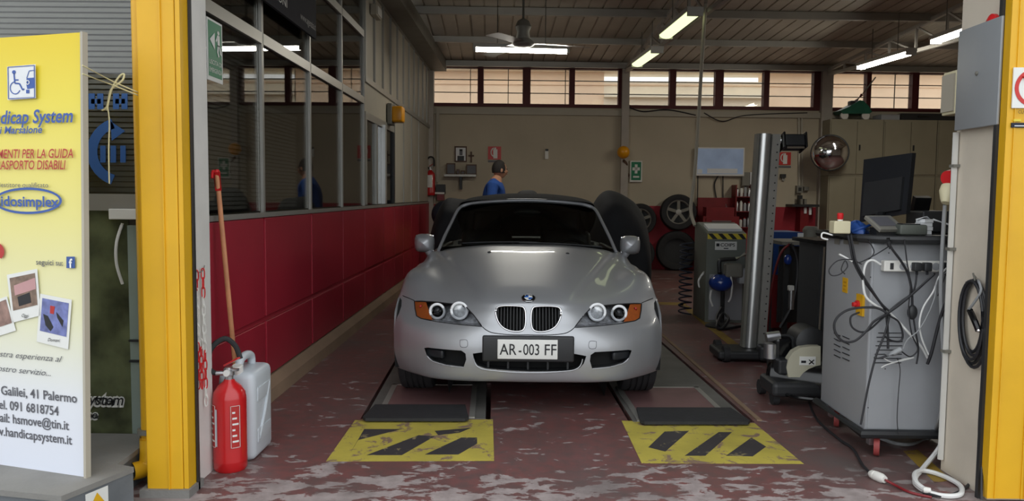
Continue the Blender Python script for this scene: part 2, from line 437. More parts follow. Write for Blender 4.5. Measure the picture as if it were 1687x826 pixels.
bwbox(MB(), -1.66, 8.7, WZ0-.06, WZ0, -.12, .03).build('sill_rail', 'red_frame', tr)
bwbox(MB(), -1.66, 8.7, WZ1, WZ1+.06, -.12, .03).build('head_rail', 'red_frame', tr)
for (a0, a1), (b0, b1) in zip(xs, xs[1:]):
    bwbox(MB(), a1, b0, WZ0, WZ1, -.12, .03).build('mullion', 'red_frame', tr)
for i, (a, b) in enumerate(xs):
    wn = sroot('window_%d' % (i+1))
    bwbox(MB(), a, b, WZ0, WZ1, -.075, -.069).build('pane', 'strip_glass', wn)
    for z in (.20, .43):
        bwbox(MB(), a, b, WZ0+z-.008, WZ0+z+.008, -.066, -.05).build('bar', 'steel_grey', wn)
    if i in (1, 2, 3, 10):
        xv = a+(b-a)*(.83, .63, .9)[(i-1) % 3] if i < 4 else a+(b-a)*.62
        bwbox(MB(), xv-.007, xv+.007, WZ0, WZ1, -.066, -.05).build('bar', 'steel_grey', wn)
# buildings across the yard, seen through the window band
nb = thing('neighbour_building', 'peach plastered building beyond the strip windows', 'building', (3, 18.5, 0))
for x0, x1, mm in ((-8, 1.9, 'peach_wall'), (1.9, 5.6, 'white_wall'), (5.6, 14, 'peach_wall')):
    MB().span((x0, 18.5, 0), (x1, 19, 4.35 if mm == 'peach_wall' else 4.0)).build('wall', mm, nb)
MB().span((-8, 18.2, 4.2), (14, 19.2, 4.32)).build('cornice', 'white_wall', nb)
MB().span((1.9, 18.35, 3.62), (5.6, 18.6, 3.70)).build('ledge', 'white_wall', nb)
for z in (3.32, 3.9): MB().span((-8, 18.46, z), (14, 18.5, z+.03)).build('string_course', 'peach_wall', nb)
gy = MB().span((-12, 15.2, -.14), (16, 22, -.02)).build('trim_3', 'asphalt'); struct(gy)
# columns on the back wall
for i, (px, wpx) in enumerate(((710, 10), (1028, 12), (1356, 18))):
    x = BW(px, 250).x; hw = wpx/2*14.4/1300
    c = bwbox(MB(), x-hw, x+hw, 0, 3.72, 0, .12).build('trim_%d' % (4+i), 'column_grey'); struct(c)
# ------------------------------------------------------------------ other walls
wr = MB().span((8.75, 3.4, 0), (8.95, 15.2, 5)).build('wall_right', 'cream_wall'); struct(wr)
wf = sroot('wall_front')
MB().span((2.66, 3.5, 0), (8.75, 3.75, 4.6)).build('pier', 'white_paint', wf)
MB().span((-1.60, 3.51, 3.35), (2.66, 3.75, 4.6)).build('header', 'white_paint', wf)
MB().span((-6, 3.73, 2.75), (-1.66, 3.88, 4.6)).build('fascia', 'white_paint', wf)
MB().span((-1.7, 3.72, 3.15), (-1.62, 4.3, 4.6)).build('return', 'white_paint', wf)
# ------------------------------------------------------------------ roof
ce = sroot('ceiling')
BX = V((1, BWS, 0)).normalized(); BY = V((-BWS, 1, 0)).normalized()
def roof_z(p): return 3.74 + .05*(14.5-(p.y-BWS*(p.x+1.66)))
def RP(u, v, dz=0):
    p = V((-1.66, 14.42, 0)) + BX*u - BY*v; p.z = roof_z(p)+dz; return p
NS = 11
for k in range(NS):
    u0 = -.2+k*1.02; prof = []
    n = 5
    for q in range(n):
        a = u0+q*1.02/n; b = 1.02/n
        prof += [(a, 0), (a+b*.84, 0), (a+b*.86, .018), (a+b*.95, .018), (a+b*.97, 0)]
    prof.append((u0+1.02-.004, 0))
    MB().grid([[RP(u, v, h) for u, h in prof] for v in (-.5, 10.9)]).build('roof_sheet', 'roof_sheet', ce)
MB().grid([[RP(u, v, .12) for u in (-5, 10.8)] for v in (-.5, 11.3)]).build('roof_deck', 'steel_grey', ce)
tp = sroot('trim_10')
for v, ht in ((.12, .10), (1.85, .09), (3.45, .10), (5.1, .10), (6.8, .10), (8.5, .10), (10.2, .1)):
    MB().beam(RP(0, v, -.06), RP(10.4, v, -.06), .07, ht).build('purlin', 'alu', tp)
# beam box along the left wall under the eaves
tb_ = MB().beam(V((LW+.04, 3.8, 3.66)), V((LW+.12, 14.4, 3.66)), .36, .20).build('trim_11', 'steel_grey'); struct(tb_)
MB().beam(V((LW-.02, 4.2, 3.60)), V((LW-.02, 14.4, 3.60)), .09, .09).build('cap_rail', 'alu', tb_)
# trusses running from the back columns towards the entrance
for i, px in enumerate((1028, 1356)):
    t = thing('roof_truss', ['grey lattice roof truss rising from the middle wall column', 'grey lattice roof truss rising from the column by the metal cabinets'][i], 'truss')
    u = (BW(px, 250).x+1.66); n = 14; L = 10.8
    lo = lambda v: RP(u, v, -.16); hi = lambda v: RP(u, v, .05 - (.0) ) + V((0, 0, 0))
    bot = lambda v: V((RP(u, v).x, RP(u, v).y, 3.585-(.030, .038)[i]*v)); top = lambda v: V((RP(u, v).x, RP(u, v).y, 3.62+.052*v+.03))
    MB().beam(bot(0), bot(L), .05, .05).build('bottom_chord', 'truss_grey', t)
    MB().beam(top(0), top(L), .05, .05).build('top_chord', 'truss_grey', t)
    for k in range(n):
        v0, v1 = L*k/n, L*(k+1)/n
        MB().beam(bot(v1), top(v1), .03, .03).build('post', 'truss_grey', t)
        MB().beam(top(v0), bot(v1), .025, .025).build('diagonal', 'truss_grey', t)
    t.location = (0, 0, 0)
# ------------------------------------------------------------------ left wall: red panels below, aluminium glazing above
wl = sroot('wall_left')
ys = [4.12, 5.10, 6.25, 7.36, 8.40, 9.55, 10.39, 11.2, 12.0, 12.85, 14.4]
for a, b in zip(ys, ys[1:]):
    for z0, z1 in ((.135, .50), (.535, 1.18)):
        MB().span((LW-.03, a+.018, z0), (LW, b-.018, z1), .004).build('red_panel', 'red_panel', wl)
MB().span((LW-.06, 4.1, 0), (LW-.022, 14.4, 1.19)).build('panel_backing', 'red_panel', wl)
bs = MB().add([V(p) for y in (4.05, 14.4) for p in ((LW-.03, y, 0), (LW+.075, y, 0), (LW+.06, y, .075), (LW+.005, y, .125), (LW-.03, y, .125))],
         [(0, 1, 2, 3, 4), (9, 8, 7, 6, 5)]+[(k, 5+k, 5+(k+1) % 5, (k+1) % 5) for k in range(5)]).build('baseboard_left', 'plinth'); struct(bs)
MB().span((LW-.05, 4.1, 1.185), (LW+.006, 14.4, 1.215)).build('sill_rail', 'alu', wl)
for y in ys[:5]:
    MB().span((LW-.02, y-.017, 1.2), (LW+.002, y-.004, 3.58)).build('mullion', 'alu', wl)
    MB().span((LW-.02, y+.004, 1.2), (LW+.002, y+.017, 3.58)).build('mullion', 'alu', wl)
    MB().span((LW-.02, y-.004, 1.2), (LW-.008, y+.004, 3.58)).build('gasket', 'black_plastic', wl)
for a, b in zip(ys[:4], ys[1:5]):
    MB().span((LW-.05, a+.018, 2.29), (LW+.004, b-.018, 2.36)).build('rail', 'alu', wl)
    MB().span((LW-.05, a+.018, 2.98), (LW+.004, b-.018, 3.05)).build('rail', 'alu', wl)
    for z0, z1 in ((1.225, 2.29), (2.37, 2.98), (3.05, 3.58)):
        MB().span((LW-.022, a+.02, z0), (LW-.016, b-.02, z1)).build('pane', 'pane_glass', wl)
# beyond the glazing: door bay and metal panels
MB().span((LW-.05, 8.43, 2.53), (LW+.012, 14.4, 2.59)).build('rail', 'alu', wl)
for y in np.arange(8.43, 14.2, .55):
    MB().span((LW-.03, y+.02, 2.59), (LW-.01, y+.53, 3.58)).build('upper_panel', 'beige_panel', wl)
    MB().span((LW-.05, y-.015, 2.59), (LW+.014, y+.015, 3.58)).build('mullion', 'alu', wl)
MB().span((LW-.03, 8.43, 2.22), (LW-.01, 10.39, 2.53)).build('transom_panel', 'beige_panel', wl)
for a, b in zip(ys[6:], ys[7:]):
    MB().span((LW-.03, a+.01, 1.225), (LW-.008, b-.01, 2.53)).build('metal_panel', 'beige_panel', wl)
    MB().span((LW-.04, a-.012, 1.225), (LW+.008, a+.012, 2.53)).build('mullion', 'alu', wl)
d1 = sroot('door_1', (LW, 9.5, 1.2))
MB().span((LW-.04, 8.45, 1.225), (LW+.004, 8.53, 2.22)).build('frame', 'alu', d1)
MB().span((LW-.04, 8.53, 2.14), (LW+.004, 10.36, 2.22)).build('frame', 'alu', d1)
MB().span((LW-.04, 9.52, 1.225), (LW+.03, 9.62, 2.17)).build('stile', 'alu_bright', d1)
MB().span((LW-.04, 9.05, 1.225), (LW+.012, 9.10, 2.14)).build('stile', 'alu', d1)
MB().span((LW-.04, 10.28, 1.225), (LW+.01, 10.36, 2.14)).build('stile', 'black_plastic', d1)
for a, b in ((8.53, 9.05), (9.10, 9.52), (9.62, 10.28)):
    MB().span((LW-.02, a, 1.225), (LW-.015, b, 2.14)).build('pane', 'pane_glass', d1)
# office behind the glazing
of = sroot('wall_office')
MB().span((-4.6, 3.8, 0), (-4.5, 10.5, 3.6)).build('far_wall', 'office_wall', of)
MB().span((-4.6, 10.40, 0), (-1.72, 10.5, 3.6)).build('end_wall', 'office_wall', of)
MB().span((-4.6, 3.88, 3.58), (-1.72, 10.5, 3.64)).build('office_ceiling', 'office_wall', of)
MB().span((-1.75, 10.5, 0), (-1.71, 14.4, 3.6)).build('panel_wall', 'office_wall', of)
def blind(p0, p1, z0, z1, nm, label, tilt=1.05):
    p0, p1 = V(p0), V(p1); t = thing('venetian_blind', label, 'blind', ((p0.x+p1.x)/2, (p0.y+p1.y)/2, z0))
    d = (p1-p0); L = d.length; d.normalize(); nrm = V((d.y, -d.x, 0)); n = int((z1-z0)/.0265)
    m = MB().beam(V((0, 0, 0))-d*L/2, V((0, 0, 0))+d*L/2, .024, .0016, (nrm*math.sin(tilt)+V((0, 0, 1))*math.cos(tilt)))
    me = m.mesh('slat', 'blind')
    for k in range(n):
        o = bpy.data.objects.new('slat', me); COL.objects.link(o); o.parent = t; o.location = (0, 0, .02+k*.0265)
    MB().beam(p0+V((0, 0, z1-.0)), p1+V((0, 0, z1-.0)), .03, .03).build('head_box', 'blind', t)
    return t
blind((LW-.10, 4.22, 0), (LW-.10, 5.06, 0), 1.23, 2.27, '', 'grey venetian blind behind the office pane with the exit sign')
blind((LW-.10, 5.15, 0), (LW-.10, 6.19, 0), 1.23, 1.92, '', 'grey venetian blind half raised behind the second office pane')
# ------------------------------------------------------------------ entrance jambs and yellow pillars
tj = MB().span((-1.60, 3.47, 0), (-1.475, 3.725, 3.3)).build('trim_12', 'white_paint'); struct(tj)
tj2 = MB().span((2.1, 3.47, 0), (2.35, 3.86, 3.3)).build('trim_13', 'jamb_cream'); struct(tj2)
yp = thing('door_pillar', 'yellow painted steel pillar beside the roped banner', 'pillar', (-1.54, 3.42, 0))
MB().span((-1.635, 3.38, .03), (-1.475, 3.50, 3.3), .006).build('post', 'yellow', yp)
MB().span((-1.535, 3.372, .03), (-1.53, 3.38, 3.3)).build('seam', 'yellow', yp)
MB().span((-1.472, 3.385, .03), (-1.452, 3.49, 3.3)).build('edge_strip', 'yellow', yp)
MB().span((-1.449, 3.462, .0), (-1.440, 3.48, 3.3)).build('gasket', 'black_plastic', yp)
MB().span((-1.66, 3.36, 0), (-1.44, 3.52, .035)).build('foot', 'concrete', yp)
yl = thing('door_leaf', 'yellow sheet-metal door leaf carrying the prohibition sign', 'door leaf', (2.3, 3.44, 0))
MB().span((2.075, 3.43, .02), (2.62, 3.50, 3.3)).build('panel', 'yellow', yl)
for x in (2.105, 2.22, 2.235): MB().span((x, 3.425, .02), (x+.004, 3.43, 3.3)).build('seam', 'yellow', yl)
MB().span((2.062, 3.478, .0), (2.075, 3.50, 3.3)).build('gasket', 'black_plastic', yl)
# shop front of the office
tw = sroot('window_20')
MB().span((-4.6, 3.74, 1.25), (-1.70, 3.82, 1.33)).build('rail', 'alu', tw)
MB().span((-4.6, 3.74, 2.68), (-1.70, 3.82, 2.76)).build('rail', 'alu', tw)
MB().span((-1.70, 3.735, 0.0), (-1.63, 4.11, 3.3)).build('corner_post', 'alu', tw)
MB().span((-4.6, 3.775, 1.33), (-1.70, 3.781, 2.68)).build('pane', 'shop_glass', tw)
MB().span((-4.6, 3.775, .03), (-1.885, 3.78, 1.25)).build('lower_panel', 'film_green', tw)
MB().span((-1.88, 3.75, .03), (-1.70, 3.80, 1.18)).build('door_panel', 'door_green', tw)
MB().span((-1.88, 3.735, .62), (-1.70, 3.755, .63)).build('joint', 'black_plastic', tw)
MB().span((-1.88, 3.735, .52), (-1.70, 3.755, .53)).build('joint', 'black_plastic', tw)
hb = MB().box((-1.84, 3.71, 1.235), (.2, .03, .05), bev=.004).build('hinge_plate', 'sign_white', tw)
MB().tube(smooth_path([(-1.895, 3.735, 1.19), (-1.912, 3.71, 1.10), (-1.915, 3.71, 1.0), (-1.902, 3.735, .90)], 6), .007, 6).build('handle', 'sign_white', tw)
text('Handicap System', 'ink', tw, PY(204, 668, 3.765), (1, 0, 0), (0, 0, 1), .49, .055, align='R', shear=.25, bold=.01)
text('Handicap System', 'sign_white', tw, PY(206, 669, 3.770), (1, 0, 0), (0, 0, 1), .505, .059, align='R', shear=.25, bold=.10)
text('di Marsalone', 'ink', tw, PY(161, 690, 3.765), (1, 0, 0), (0, 0, 1), .31, .04, align='R', shear=.25, bold=.01)
text('di Marsalone', 'sign_white', tw, PY(163, 691, 3.770), (1, 0, 0), (0, 0, 1), .32, .044, align='R', shear=.25, bold=.10)
blind((-4.4, 3.90, 0), (-1.80, 3.90, 0), 1.33, 2.66, '', 'grey venetian blind behind the shop window with the blue logo')
lg = thing('window_logo', 'blue logo decal stuck inside the shop window', 'decal', (-2.1, 3.772, 1.4))
fx = lambda px, py: PY(px, py, 3.772)
def pxprism(pts, Y, d, nm, mm, par):
    P = [PY(a, b, Y) for a, b in pts]
    return MB().prism([(p.x, p.z) for p in P], lambda a, b, q: V((a, Y+q, b)), 0, d).build(nm, mm, par)
cr = [(205-62*math.cos(t), 250-58*math.sin(t)) for t in np.linspace(-1.2, 1.2, 14)] + [(200-40*math.cos(t), 250-40*math.sin(t)) for t in np.linspace(1.3, -1.3, 14)]
pxprism(cr, 3.768, .003, 'crescent', 'logo_blue', lg)
pxprism([(182, 200), (206, 216), (184, 232)], 3.768, .003, 'arrow', 'logo_blue', lg)
for x0 in (146, 160, 186, 200):
    pxprism([(x0, 154), (x0+10, 154), (x0+10, 180), (x0, 180)], 3.768, .003, 'letter_bar', 'logo_blue', lg)
for x0 in (150, 190): pxprism([(x0, 163), (x0+16, 163), (x0+16, 171), (x0, 171)], 3.768, .003, 'letter_bar', 'logo_blue', lg)
for x0 in (165, 182, 198):
    pxprism([(x0, 240), (x0+9, 240), (x0+9, 268), (x0, 268)], 3.768, .003, 'letter_bar', 'logo_blue', lg)
# low grey block in front of the shop
A, B, C0 = G(219, 771, .165), G(103, 818, .165), G(-60, 766, .165)
bl = thing('stone_step', 'low grey stone step under the banner with a yellow arrow sticker', 'step', (-2.2, 3.5, -.012))
outl = [(A.x, A.y), (B.x, B.y), (C0.x-1.6, C0.y+.1), (C0.x-1.6, 3.74), (-1.76, 3.74), (-1.735, 3.31)]
MB().prism(outl, lambda a, b, d: V((a, b, d)), -.012, .165).build('block', 'stone_grey', bl)
MB().prism([(a, b) for a, b in [(A.x+.004, A.y-.0), (B.x, B.y-.008), (C0.x-1.6, C0.y+.09), (C0.x-1.6, 3.74), (-1.75, 3.74), (-1.727, 3.31)]], lambda a, b, d: V((a, b, d)), .145, .168).build('slab', 'concrete', bl)
e1 = V((A.x-B.x, A.y-B.y, 0)).normalized(); en = V((e1.y, -e1.x, 0))
so = B+e1*.10+en*.003; so.z = -.01
MB().add([so, so+e1*.11, so+e1*.11+V((0, 0, .145)), so+V((0, 0, .145))], [(0, 1, 2, 3)]).build('sticker', 'sign_white', bl)
ar = [(.03, .0), (.075, .0), (.075, .07), (.10, .07), (.055, .135), (.01, .07), (.03, .07)]
MB().add([so+en*.0015+e1*a+V((0, 0, b)) for a, b in ar], [tuple(range(7))]).build('arrow', 'yellow', bl)
# ------------------------------------------------------------------ runways and hazard markings on the floor
def flat(pxs, z0, z1, nm, m, par=None, z=0.0):
    P = [G(*q) for q in pxs]
    return MB().prism([(p.x, p.y) for p in P], lambda a, b, d: V((a, b, d)), z0, z1).build(nm, m, par)
RD = V((-.036, 1, 0)).normalized(); RX = V((1, .036, 0)).normalized()
SLOTS = MB()
for side in (0, 1):
    if side == 0: x0, x1 = G(602.6, 687.5).x, G(800, 692).x
    else: x0, x1 = G(1040, 690).x, G(1239.5, 692).x-.03
    t = thing('wheel_runway', ['steel wheel runway set in the floor on the side of the office wall', 'steel wheel runway set in the floor on the side of the cable-hung cart'][side], 'runway', ((x0+x1)/2, 4.66, 0), 0, 'lift runways under the roadster')
    y0 = 4.62; o = V((x0, y0, 0)); Wd = x1-x0
    def q4(a0, a1, b0, b1, z0, z1, nm, m):
        pts = [o+RX*a+RD*b for a, b in ((a0, b0), (a1, b0), (a1, b1), (a0, b1))]
        MB().prism([(p.x, p.y) for p in pts], lambda a, b, d: V((a, b, d)), z0, z1).build(nm, m, t)
    q4(0, Wd, 0, 6.0, .0005, .004, 'deck', 'runway_grey')
    for a0, a1, b1 in ((-.025, 0, 6.0), (Wd, Wd+.03, 6.0 if side else .9)):     # open slots cut into the floor
        pts = [o+RX*a+RD*b for a, b in ((a0, 0), (a1, 0), (a1, b1), (a0, b1))]
        SLOTS.prism([(p.x, p.y) for p in pts], lambda a, b, d: V((a, b, d)), -.10, .05)
    in0, in1 = (.10, Wd-.10) if side == 0 else (.06, Wd-.13)
    q4(in0, in1, .02, .80, .004, .012, 'turnplate', 'red_checker_plate')
    q4(in0-.035, in0, .0, .82, .004, .014, 'frame_bar', 'alu')
    q4(in1, in1+.035, .0, .82, .004, .014, 'frame_bar', 'alu')
    q4(in0-.035, in1+.035, .80, .82, .004, .014, 'frame_bar', 'alu')
    a0, a1 = (.0, Wd-.10) if side == 0 else (.03, Wd-.02)
    rp_ = [o+RX*a+RD*b for a, b in ((a0+.02, -.09), (a1-.02, -.09), (a1, -.06), (a1-.03, .22), (a0+.03, .22), (a0, -.06))]
    MB().prism([(p.x, p.y) for p in rp_], lambda a, b, d: V((a, b, d)), .012, .03).build('rubber_flap', 'rubber', t)
fl.data = boolean(MB().span((-6, 3.30, -.12), (8.75, 15.2, 0)), SLOTS, 'floor', 'floor')
q = thing('gap_kerb', 'rusty steel edging strip along the runway slot by the console', 'edging', (1.45, 6, 0))
p0_, p1_ = G(1243, 694), G(1082, 549)
MB().beam(p0_+V((.03, 0, .004)), p1_+V((.03, 0, .004)), .03, .008).build('strip', 'plinth', q)
hz = [thing('hazard_marking', 'yellow and black hazard stripes painted before the runway on the office side', 'floor marking', tuple(G(680, 730))),
      thing('hazard_marking', 'yellow and black hazard stripes painted before the runway on the cart side', 'floor marking', tuple(G(1180, 730)))]
flat([(537,761),(814,760),(812,692),(585,693)], .0006, .0016, 'paint', 'hazard_yellow', hz[0])
flat([(1057,764),(1324,765),(1243,698),(1024,694)], .0006, .0016, 'paint', 'hazard_yellow', hz[1])
for p in ([(578,746),(590,726),(662,708),(600,708)], [(604,751),(662,751),(716,720),(690,718)], [(700,750),(755,750),(786,732),(786,722),(760,722)], [(716,711),(776,706),(757,714),(722,718)]):
    flat(p, .0018, .0026, 'stripe', 'hazard_black', hz[0])
for p in ([(1068,738),(1096,745),(1135,711),(1095,712)], [(1128,752),(1162,752),(1206,713),(1184,713)], [(1196,752),(1240,753),(1262,737),(1238,722)]):
    flat(p, .0018, .0026, 'stripe', 'hazard_black', hz[1])
ln = [thing('floor_line', 'faded yellow line running from beside the runway to the grey console', 'floor marking', tuple(G(1180, 550))),
      thing('floor_line', 'faded yellow line across the floor behind the covered motorcycles', 'floor marking', tuple(G(1100, 500))),
      thing('floor_line', 'worn yellow strip under the cable-hung cart beside the coiled white hose', 'floor marking', tuple(G(1530, 760)))]
flat([(1232,594),(1246,590),(1128,500),(1118,502)], .0006, .0014, 'paint', 'line_yellow', ln[0])
flat([(1080,502),(1126,504),(1126,499),(1080,498)], .0006, .0014, 'paint', 'line_yellow', ln[1])
flat([(1488,744),(1512,742),(1568,792),(1540,796)], .0006, .0014, 'paint', 'line_yellow', ln[2])
# ------------------------------------------------------------------ silver roadster
CARX, CARY = 0.053, 4.65
car = thing('sports_car', 'silver two-seat roadster with black soft top and twin kidney grilles', 'car', (CARX, CARY, .010))
ROWS = [
 [(0,.10,.20),(.2,.10,.20),(.4,.13,.195),(.58,.21,.19),(.72,.33,.19),(.80,.42,.19),(.83,.46,.19)],
 [(0,.03,.215),(.2,.035,.215),(.4,.07,.21),(.58,.15,.205),(.73,.29,.205),(.82,.40,.205),(.85,.43,.21)],
 [(0,.0,.30),(.2,.008,.30),(.4,.05,.30),(.60,.14,.30),(.765,.28,.30),(.845,.38,.30),(.864,.406,.30)],
 [(0,.0,.42),(.2,.008,.42),(.4,.05,.42),(.61,.14,.42),(.775,.285,.42),(.855,.40,.42),(.870,.425,.42)],
 [(0,.015,.505),(.2,.025,.505),(.4,.075,.50),(.61,.18,.50),(.78,.33,.50),(.858,.45,.50),(.874,.466,.50)],
 [(0,.055,.575),(.2,.06,.57),(.4,.13,.565),(.60,.26,.56),(.77,.42,.56),(.856,.53,.57),(.876,.54,.578)],
 [(0,.085,.645),(.2,.095,.64),(.4,.20,.635),(.60,.36,.635),(.755,.51,.64),(.852,.62,.635),(.876,.65,.633)],
 [(0,.125,.695),(.2,.14,.69),(.4,.28,.685),(.58,.45,.70),(.738,.59,.722),(.846,.70,.71),(.878,.74,.647)],
 [(0,.30,.748),(.2,.32,.744),(.4,.42,.735),(.57,.58,.745),(.735,.70,.785),(.848,.80,.755),(.878,.83,.633)],
 [(0,.55,.812),(.22,.57,.808),(.42,.62,.791),(.58,.74,.785),(.735,.82,.812),(.847,.91,.772),(.877,.94,.578)],
 [(0,.8,.872),(.24,.82,.868),(.46,.85,.846),(.60,.90,.825),(.73,.96,.825),(.83,1.02,.77),(.872,1.03,.48)],
 [(0,1.05,.924),(.26,1.06,.92),(.50,1.07,.894),(.63,1.09,.865),(.74,1.12,.845),(.835,1.15,.74),(.866,1.075,.31)],
 [(0,1.29,.956),(.28,1.305,.952),(.54,1.34,.929),(.66,1.37,.905),(.765,1.38,.86),(.84,1.38,.62),(.82,1.38,.19)],
]
def cr1(P, k):
    """Catmull-Rom along axis 0 of (n,m,3), ends already padded by ghosts"""
    n = len(P); out = []
    for i in range(1, n-2):
        for j in range(k):
            t = j/k; p0, p1, p2, p3 = P[i-1], P[i], P[i+1], P[i+2]
            out.append(.5*(2*p1+(p2-p0)*t+(2*p0-5*p1+4*p2-p3)*t*t+(3*p1-p0-3*p2+p3)*t**3))
    out.append(P[n-2]); return np.array(out)
def dense(rows, ku, kv, mirror=True):
    P = np.array(rows, float)                                   # rows x cols x 3
    P = np.concatenate([[2*P[0]-P[1]], P, [2*P[-1]-P[-2]]])
    P = cr1(P, kv)
    Q = P.transpose(1, 0, 2)
    g0 = Q[1]*np.array([-1, 1, 1]) if mirror else 2*Q[0]-Q[1]
    Q = np.concatenate([[g0], Q, [2*Q[-1]-Q[-2]]])
    D = cr1(Q, ku)
    if mirror: D = np.concatenate([(D[1:]*np.array([-1, 1, 1]))[::-1], D])
    return D.transpose(1, 0, 2)                                  # rows x cols x 3
def sstep(a, b, x):
    t = np.clip((x-a)/(b-a), 0, 1); return t*t*(3-2*t)
D = dense(ROWS, 9, 9)
# raised centre of the bonnet, its edges run from the screen corners to the kidneys
xc = .25 + (D[..., 1]-.1)*.345
bul = .018*sstep(-.016, .016, xc-np.abs(D[..., 0]))*sstep(.10, .30, D[..., 1])*sstep(.64, .70, D[..., 2])*sstep(1.36, 1.2, D[..., 1])
D[..., 2] += bul
def grid_faces(r, c): return [(i*c+j, i*c+j+1, (i+1)*c+j+1, (i+1)*c+j) for i in range(r-1) for j in range(c-1)]
def shell(D, th):
    r, c = D.shape[:2]; du = np.gradient(D, axis=1); dv = np.gradient(D, axis=0)
    N = np.cross(du, dv); N /= np.linalg.norm(N, axis=2, keepdims=True)+1e-12
    if N[r//2, c//2, 1] > 0 and N[r//2, c//2, 2] < 0: N = -N
    inn = D - N*th
    m = MB(); m.v = [tuple(p) for p in D.reshape(-1, 3)] + [tuple(p) for p in inn.reshape(-1, 3)]
    F = grid_faces(r, c); n = r*c
    m.f = list(F) + [tuple(i+n for i in f[::-1]) for f in F]
    loop = [j for j in range(c)] + [i*c+c-1 for i in range(1, r)] + [(r-1)*c+j for j in range(c-2, -1, -1)] + [i*c for i in range(r-2, 0, -1)]
    for a, b in zip(loop, loop[1:]+loop[:1]): m.f.append((a, a+n, b+n, b))
    return m
skin_bvh = BVHTree.FromPolygons([tuple(p) for p in D.reshape(-1, 3)], grid_faces(*D.shape[:2]))
CO = V((CARX, CARY, .010))
def carhit(px, py):
    """where the ray of a photo pixel meets the car's outer skin, in car coordinates"""
    d = V(ray(px, py)).normalized(); h = skin_bvh.ray_cast(V(CAM)-CO, d)
    if h[0] is None:
        h = skin_bvh.find_nearest(V(PY(px, py, CARY+.4))-CO)
    return h[0], h[1]
def ysurf(x, z):
    h = skin_bvh.ray_cast(V((x, -1, z)), V((0, 1, 0)))
    return h[0].y if h[0] is not None else skin_bvh.find_nearest(V((x, .3, z)))[0].y
def poly(pxs): return [(p.x, p.z) for p in (carhit(*q)[0] for q in pxs)]
def sm2(pts, k=5): return [(p.x, p.y) for p in smooth_path([(a, b, 0) for a, b in pts], k, True)]
def mir(pts): return [(-a, b) for a, b in pts][::-1]
HL = poly([(795,539),(780,537.5),(757,535.5),(722,531),(694,525.5),(686,521),(683.5,509),(682.5,496.5),(695,496.5),(722,498.5),(752,502),(768,506),(781,520)])
KD = sm2(poly([(817,511),(822,505.5),(835,504),(857,505),(864,509),(866,521),(865,537),(860,545),(848,546.5),(834,543),(824,535),(818,523)]), 3)
FG = poly([(699,574),(705,573),(760,578),(767,583),(768,593),(764,605),(735,601.5),(713,595),(703,586)])
IN = poly([(779,583),(781,595),(787,603),(800,607.5),(840,611),(872,612.5),(905,612.5),(942,611),(955,607),(962,599),(966,587),(945,583),(800,580)])
def inset(pts, d):
    cx = sum(p[0] for p in pts)/len(pts); cz = sum(p[1] for p in pts)/len(pts)
    return [(cx+(x-cx)*(1-d), cz+(z-cz)*(1-d)) for x, z in pts]
ymap = lambda a, b, d: V((a, d, b))
cut = MB()
for pts, d in ((HL, .62), (KD, .2), (FG, .45)):
    for q in (pts, mir(pts)): cut.prism(q, ymap, -.2, d)
cut.prism(IN, ymap, -.2, .22)
link('front_body', boolean(shell(D, .012), cut, 'front_body', 'silver'), car, False, 'silver bonnet, wings and bumper')
def patch(pts, off, rings=6, shrink=0.0, flat=False):
    pts = inset(pts, shrink) if shrink else pts
    n = len(pts); den = []
    for i in range(n):
        a, b = pts[i], pts[(i+1) % n]; k = max(1, int(math.hypot(b[0]-a[0], b[1]-a[1])/.012))
        den += [(a[0]+(b[0]-a[0])*j/k, a[1]+(b[1]-a[1])*j/k) for j in range(k)]
    cx = sum(p[0] for p in den)/len(den); cz = sum(p[1] for p in den)/len(den)
    m = MB(); vs = [V((cx, ysurf(cx, cz)+off, cz))]; n = len(den)
    for r in range(1, rings+1):
        t = r/rings
        vs += [V((cx+(x-cx)*t, ysurf(cx+(x-cx)*t, cz+(z-cz)*t)+off, cz+(z-cz)*t)) for x, z in den]
    fs = [(0, 1+k, 1+(k+1) % n) for k in range(n)]
    for r in range(rings-1):
        o = 1+r*n; fs += [(o+k, o+n+k, o+n+(k+1) % n, o+(k+1) % n) for k in range(n)]
    return m.add(vs, fs)
def rim(pts, off, r, n=8):
    den = []
    for i in range(len(pts)):
        a, b = pts[i], pts[(i+1) % len(pts)]; k = max(1, int(math.hypot(b[0]-a[0], b[1]-a[1])/.015))
        den += [(a[0]+(b[0]-a[0])*j/k, a[1]+(b[1]-a[1])*j/k) for j in range(k)]
    return MB().tube([V((x, ysurf(x, z)+off, z)) for x, z in den], r, n, closed=True)
TS = poly([(682.5,496.5),(702,498),(705,508),(713,528.5),(694,525.5),(686,521),(683.5,509)])
lampc = [carhit(721, 514)[0], carhit(757.5, 513)[0]]
